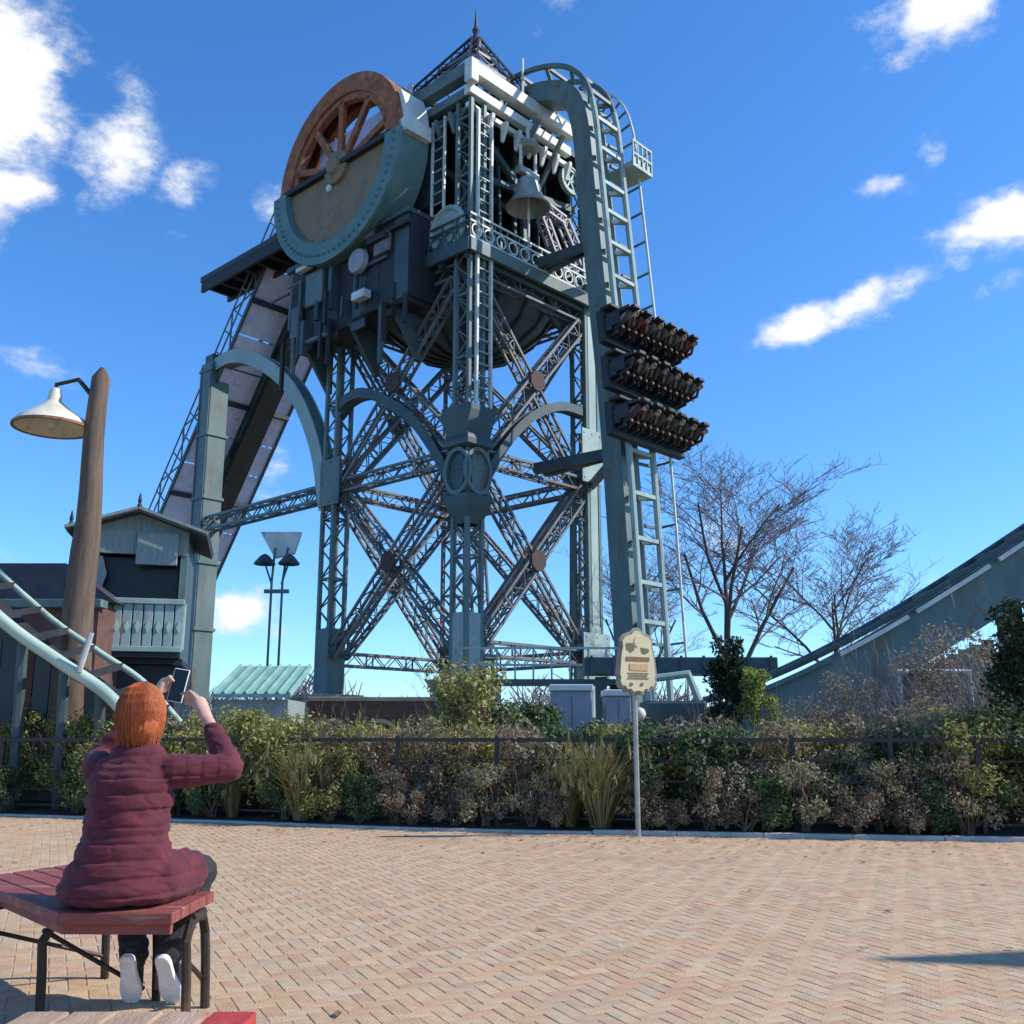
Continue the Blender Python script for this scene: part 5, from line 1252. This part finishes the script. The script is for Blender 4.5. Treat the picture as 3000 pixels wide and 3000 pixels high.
def place(kind, x, y, s=1.0, label=None, sz=None, z=.05, cat=None, group=None):
    lst = protos[kind]; i = used.get(kind, 0); used[kind] = i + 1
    p = lst[i % len(lst)]
    o = p if i < len(lst) else copy_tree(p)
    o.name = NAMES[kind]
    o.location = (x, y, z); o.rotation_euler = (0, 0, rv_.uniform(0, 6.28)); o.scale = (s, s, sz or s)
    tag(o, label, cat or ('conifer' if 'conif' in NAMES[kind] else 'plant' if kind in ('ochre', 'heather') else 'shrub'), group or 'shrubs and grasses of the hedge')
    return o
def E_(x, d): return edge_y(x) + d
# landmarks along the hedge for the labels
def where(x):
    for lim, t in ((-6.3, 'left of the seated person'), (-4.6, 'behind the seated person'), (-3.3, 'just right of the raised phone'), (-1.9, 'below the left plinth'), (-.5, 'below the low brick wall'), (.9, 'left of the cream sign'), (1.9, 'at the foot of the cream sign'), (3.2, 'right of the cream sign'), (4.6, 'below the rising track'), (9, 'near the right edge of the frame')):
        if x < lim: return t
    return 'near the right edge of the frame'
def lab(adj, x, d): return '%s %s, %s' % (adj, where(x), 'in front of the fence' if d < FO else 'behind the fence')
rows = [
 # kind, adjective, x, distance from the kerb, scale
 ('olive', 'dense olive green shrub', -8.6, .9, 1.0), ('olive', 'tall olive green shrub', -7.2, 1.1, 1.1), ('olive', 'broad olive green shrub', -6.0, .8, 1.0), ('dark', 'low dark evergreen shrub', -7.9, .25, .55),
 ('olive', 'leafy olive shrub', -5.0, .9, .95), ('dark', 'dark evergreen shrub', -5.6, .28, .6), ('olive', 'bright olive shrub', -4.1, .85, 1.12), ('dark', 'small dark evergreen shrub', -4.3, .22, .55), ('olive', 'full olive green shrub', -3.3, .75, 1.05), ('ochre', 'straw coloured grass clump', -3.75, 1.2, 1.25),
 ('ochre', 'tall yellow grass clump', -2.9, .25, 1.0), ('olive', 'round olive shrub', -2.5, .3, .72), ('ochre', 'pale dry grass clump', -2.3, 1.5, 1.25), ('brown', 'brown withered shrub', -1.9, .75, .9), ('heather', 'mauve heather clump', -1.3, .22, .85), ('brown', 'dark twiggy withered shrub', -.85, .8, .95), ('ochre', 'straw grass clump', -1.4, 1.6, 1.2), ('grey', 'silver grey shrub', -.35, .25, .8), ('heather', 'small faded heather clump', -.75, .2, .7),
 ('brown', 'russet withered shrub', .15, .75, .95), ('grey', 'greyish leafy shrub', .25, .22, .62), ('heather', 'pinkish heather clump', .55, .18, .8), ('ochre', 'golden feathery grass clump', 1.12, .30, 1.08), ('dark', 'dark leafy evergreen shrub', 1.75, .8, 1.0), ('heather', 'low pale heather clump', 1.95, .16, .6),
 ('dark', 'dense dark evergreen shrub', 2.6, .7, 1.0), ('brown', 'brown twiggy shrub', 2.45, .28, .62), ('heather', 'russet heather clump', 2.85, .18, .85), ('brown', 'loose withered shrub', 3.4, .8, 1.0), ('grey', 'pale grey green shrub', 3.55, .24, .85), ('grey', 'silvery shrub', 4.15, .75, 1.05), ('heather', 'dry pale heather clump', 4.1, .16, .9), ('brown', 'thin withered shrub', 4.7, .3, .7), ('heather', 'whitish heather clump', 4.75, .15, .8), ('dark', 'shady evergreen shrub', 4.9, .95, .95), ('olive', 'olive brown shrub', 5.5, .65, .95), ('brown', 'tangled withered shrub', 5.35, .25, .7), ('dark', 'dark bushy evergreen shrub', 6.4, .6, 1.0), ('olive', 'olive shrub', 7.4, .7, 1.0),
 ('brown', 'brown shrub', -.1, 1.6, 1.05), ('dark', 'dark evergreen shrub', .9, 1.5, 1.0), ('brown', 'russet brown shrub', 3.0, 1.6, 1.05), ('grey', 'grey shrub', 2.0, 1.5, 1.15), ('brown', 'withered brown shrub', 4.3, 1.7, 1.1), ('olive', 'olive green shrub', 5.9, 1.6, 1.1),
 ('brown', 'shadowy withered shrub', -1.55, .30, .55), ('dark', 'low glossy evergreen shrub', -2.05, .26, .5), ('dark', 'squat evergreen shrub', -3.15, .22, .5), ('brown', 'small withered shrub', 1.65, .25, .5), ('dark', 'low evergreen shrub', 3.1, .24, .5), ('dark', 'small shaded evergreen shrub', 5.0, .22, .45), ('dark', 'squat leafy evergreen shrub', -6.6, .25, .55), ('dark', 'squat dark evergreen shrub', -5.0, .22, .5)]
seen = {}
for kd, adj, x, d, s_ in rows:
    l = lab(adj, x, d)
    place(kd, x, E_(x, d), s_, l)
# a second, taller row knits the hedge together
fill = [('olive', 'tall olive shrub', -9.4, 1.3, 1.1), ('olive', 'golden olive shrub', -8.0, 1.9, 1.2), ('olive', 'wide olive shrub', -6.5, 1.8, 1.15), ('brown', 'tawny shrub', -5.5, 1.7, 1.15), ('olive', 'loose golden shrub', -4.7, 1.6, 1.15), ('olive', 'light olive shrub', -3.7, 1.5, 1.05), ('brown', 'tawny twiggy shrub', -2.9, 1.2, 1.1), ('olive', 'bright leafy shrub', -2.1, 1.3, 1.0), ('olive', 'small golden shrub', -3.0, .5, .8), ('olive', 'low golden shrub', -4.6, .42, .75), ('olive', 'low bright shrub', -6.3, .45, .8), ('brown', 'tawny leafy shrub', -1.1, 1.3, 1.05), ('olive', 'thin golden shrub', -.5, 1.1, .95), ('grey', 'pale leafy shrub', .5, 1.1, 1.1), ('olive', 'olive leafy shrub', 1.3, 1.2, .95), ('brown', 'tan leafy shrub', 2.2, 1.1, 1.05), ('olive', 'golden brown shrub', 3.8, 1.3, 1.0), ('brown', 'tan twiggy shrub', 4.6, 1.2, 1.1), ('brown', 'tan withered shrub', 5.3, 1.2, 1.15), ('olive', 'dull olive shrub', 6.2, 1.2, 1.1), ('grey', 'grey twiggy shrub', 2.95, .5, .85), ('grey', 'pale twiggy shrub', 4.45, .45, .8), ('ochre', 'fine straw grass clump', .75, .35, .8), ('ochre', 'short golden grass clump', -4.0, .35, .75)]
for kd, adj, x, d, s_ in fill: place(kd, x, E_(x, d), s_, lab(adj, x, d))
# bigger shrubs and conifers behind the fence
place('olive', -.75, 17.4, 1.6, 'big olive green bush in front of the nearest stone plinth', sz=1.75); place('dark', .15, 17.6, 1.35, 'rounded dark green bush left of the grey cabinets', sz=1.4)
place('olive', -3.4, 18.3, 1.15, 'mid sized olive bush in front of the low brick wall', sz=1.0); place('ochre', -1.9, 18.6, 1.5, 'dry grass tussock in front of the low brick wall', sz=1.25)
place('conifer', 4.05, 19.3, 1.15, 'dark slender conifer in front of the rising track'); place('lime', 4.5, 18.9, 1.12, 'lime green young conifer in front of the rising track')
place('tallbrown', 5.35, 18.6, .8, 'low bare brown shrub by the foot of the rising girder', sz=.62); place('tallbrown', 6.4, 18.9, .9, 'bare brown shrub left of the pale pipe frame', sz=.8); place('tallbrown', 7.45, 18.6, 1.0, 'tall bare brown shrub in front of the pale pipe frame', sz=.95); place('tallbrown', 8.5, 18.9, 1.1, 'tallest bare brown shrub under the rising track at the right', sz=1.12)
place('tallbrown', 6.9, 16.9, .8, 'low bare brown shrub under the rising track', sz=.62); place('tallbrown', 8.0, 16.6, .85, 'low spreading bare brown shrub near the tall dark evergreen', sz=.66)
place('bigdark', 6.75, 13.2, .9, 'tall dark evergreen at the right edge of the frame', sz=.82)
place('olive', 5.2, 16.6, 1.0, 'olive bush below the rising girder', sz=.85); place('dark', 2.6, 17.0, 1.0, 'dark bush below the cream sign', sz=.95); place('dark', -7.0, 19.3, 1.0, 'dark bush under the mint track'); place('olive', -5.4, 18.6, 1.1, 'olive bush behind the raised phone', sz=.95)

# bare trees
def bare_tree(loc, h, wd, seed, label, limbs=6):
    """Straight trunk, ascending limbs, then forking boughs down to fine twigs."""
    r_ = random.Random(seed); tr = MB(); cw = MB()
    root = empty('bare_tree', loc); tag(root, label, 'tree', 'bare trees behind the rising track')
    def limb(p, d, L_, r0, dep, tgt):
        n_ = 4 if dep < 3 else 3; pts = [p]; q = p.copy(); dd = d.copy()
        for k in range(n_):
            dd = (dd + Vector((r_.uniform(-1, 1), r_.uniform(-1, 1), r_.uniform(-.2, .6))) * .16).normalized(); q = q + dd * L_ / n_; pts.append(q.copy())
        rad = [max(.009, r0 * (1 - .5 * k / n_)) for k in range(n_ + 1)]
        tgt.tube(pts, rad, 7 if dep < 2 else 4 if dep < 4 else 3, caps=False)
        if dep >= 5: return
        nb_ = (6, 6, 5, 5, 3)[dep]
        for k in range(nb_):
            t = .25 + .75 * (k + r_.random()) / nb_; t = min(t, .999); i = int(t * n_); bp = pts[i].lerp(pts[i + 1], t * n_ - i)
            a = r_.uniform(0, 2 * PI); side = Vector((math.cos(a), math.sin(a), r_.uniform(-.25, .35)))
            nd = (dd * .75 + side * r_.uniform(.55, 1.0)).normalized()
            limb(bp, nd, L_ * r_.uniform(.42, .66), rad[i] * r_.uniform(.45, .65), dep + 1, tgt if dep < 1 else cw)
    th_ = h * .30; tp = [Vector((0, 0, 0)), Vector((.05, 0, th_ * .5)), Vector((-.04, .05, th_)), Vector((.03, 0, th_ * 1.7)), Vector((0, 0, th_ * 2.4))]
    r0 = h * .017
    tr.tube(tp, [r0 * 1.25, r0, r0 * .85, r0 * .5, r0 * .22], 9, caps=False)
    for k in range(limbs):
        t = k / (limbs - 1); z = th_ * (.85 + 1.4 * t); a = k * 2.4 + r_.uniform(-.4, .4)
        out = wd * (1 - .45 * t); up_ = h * .42 * (1 - .35 * t); d = Vector((math.cos(a) * out, math.sin(a) * out, up_))
        limb(Vector((0, 0, z)), d.normalized(), d.length * .95, r0 * (.55 - .25 * t), 1, tr)
    tr.build('trunk', 'bark', root, smooth=True); cw.build('crown', 'twig', root)
bare_tree((9.55, 45, 0), 13.2, 3.5, 12, 'larger bare tree with a wide crown beside the train drop', 7)
bare_tree((14.6, 46, 0), 10.0, 3.2, 23, 'smaller bare tree behind the rising track', 6)
bare_tree((7.4, 62, 0), 12.0, 3.4, 41, 'far bare tree partly hidden by the drop track', 6)
# far wood on the horizon
fw_ = MB(); r_ = random.Random(3)
for k in range(260):
    a = -60 + 120 * k / 260 + r_.uniform(-.4, .4); dist = r_.uniform(95, 140); h = r_.uniform(4.5, 9) * (.8 + .35 * math.sin(a * .35)); bx_, by_ = dist * math.sin(R(a)), dist * math.cos(R(a))
    fw_.tube([(bx_, by_, 0), (bx_ + r_.uniform(-.5, .5), by_, h * .75)], [.22, .08], 4, caps=False)
    for q in range(46):
        t = r_.uniform(.2, .8); an = r_.uniform(0, 6.28); L_ = r_.uniform(1.2, 3.2)
        p = Vector((bx_ + r_.uniform(-1.5, 1.5), by_ + r_.uniform(-1, 1), h * t)); e = p + Vector((math.cos(an), math.sin(an), r_.uniform(.5, 1.8))).normalized() * L_
        fw_.tube([p, e], [.10, .03], 3, caps=False)
tag(fw_.build('far_wood', 'twig'), 'bare brown wood along the horizon', 'wood', kind='stuff')

# fallen leaves blown along the kerb and over the paving
fl_ = MB(); r_ = random.Random(19)
for k in range(420):
    x = r_.uniform(-8, 7); y = edge_y(x) - .1 - abs(r_.gauss(0, 1.0)) * (1 if r_.random() < .75 else 4)
    if y < 4.4: continue
    a = r_.uniform(0, 6.28); L_ = r_.uniform(.02, .045); dx_, dy_ = math.cos(a) * L_, math.sin(a) * L_; z = .006
    fl_.add([(x - dx_, y - dy_, z), (x + dy_ * .5, y - dx_ * .5, z + r_.uniform(.002, .014)), (x + dx_, y + dy_, z + r_.uniform(0, .012)), (x - dy_ * .5, y + dx_ * .5, z + r_.uniform(.002, .014))], [(0, 1, 2, 3)])
tag(fl_.build('fallen_leaves', 'leaf_brown'), 'small brown fallen leaves scattered over the paving by the kerb', 'leaves', kind='stuff')
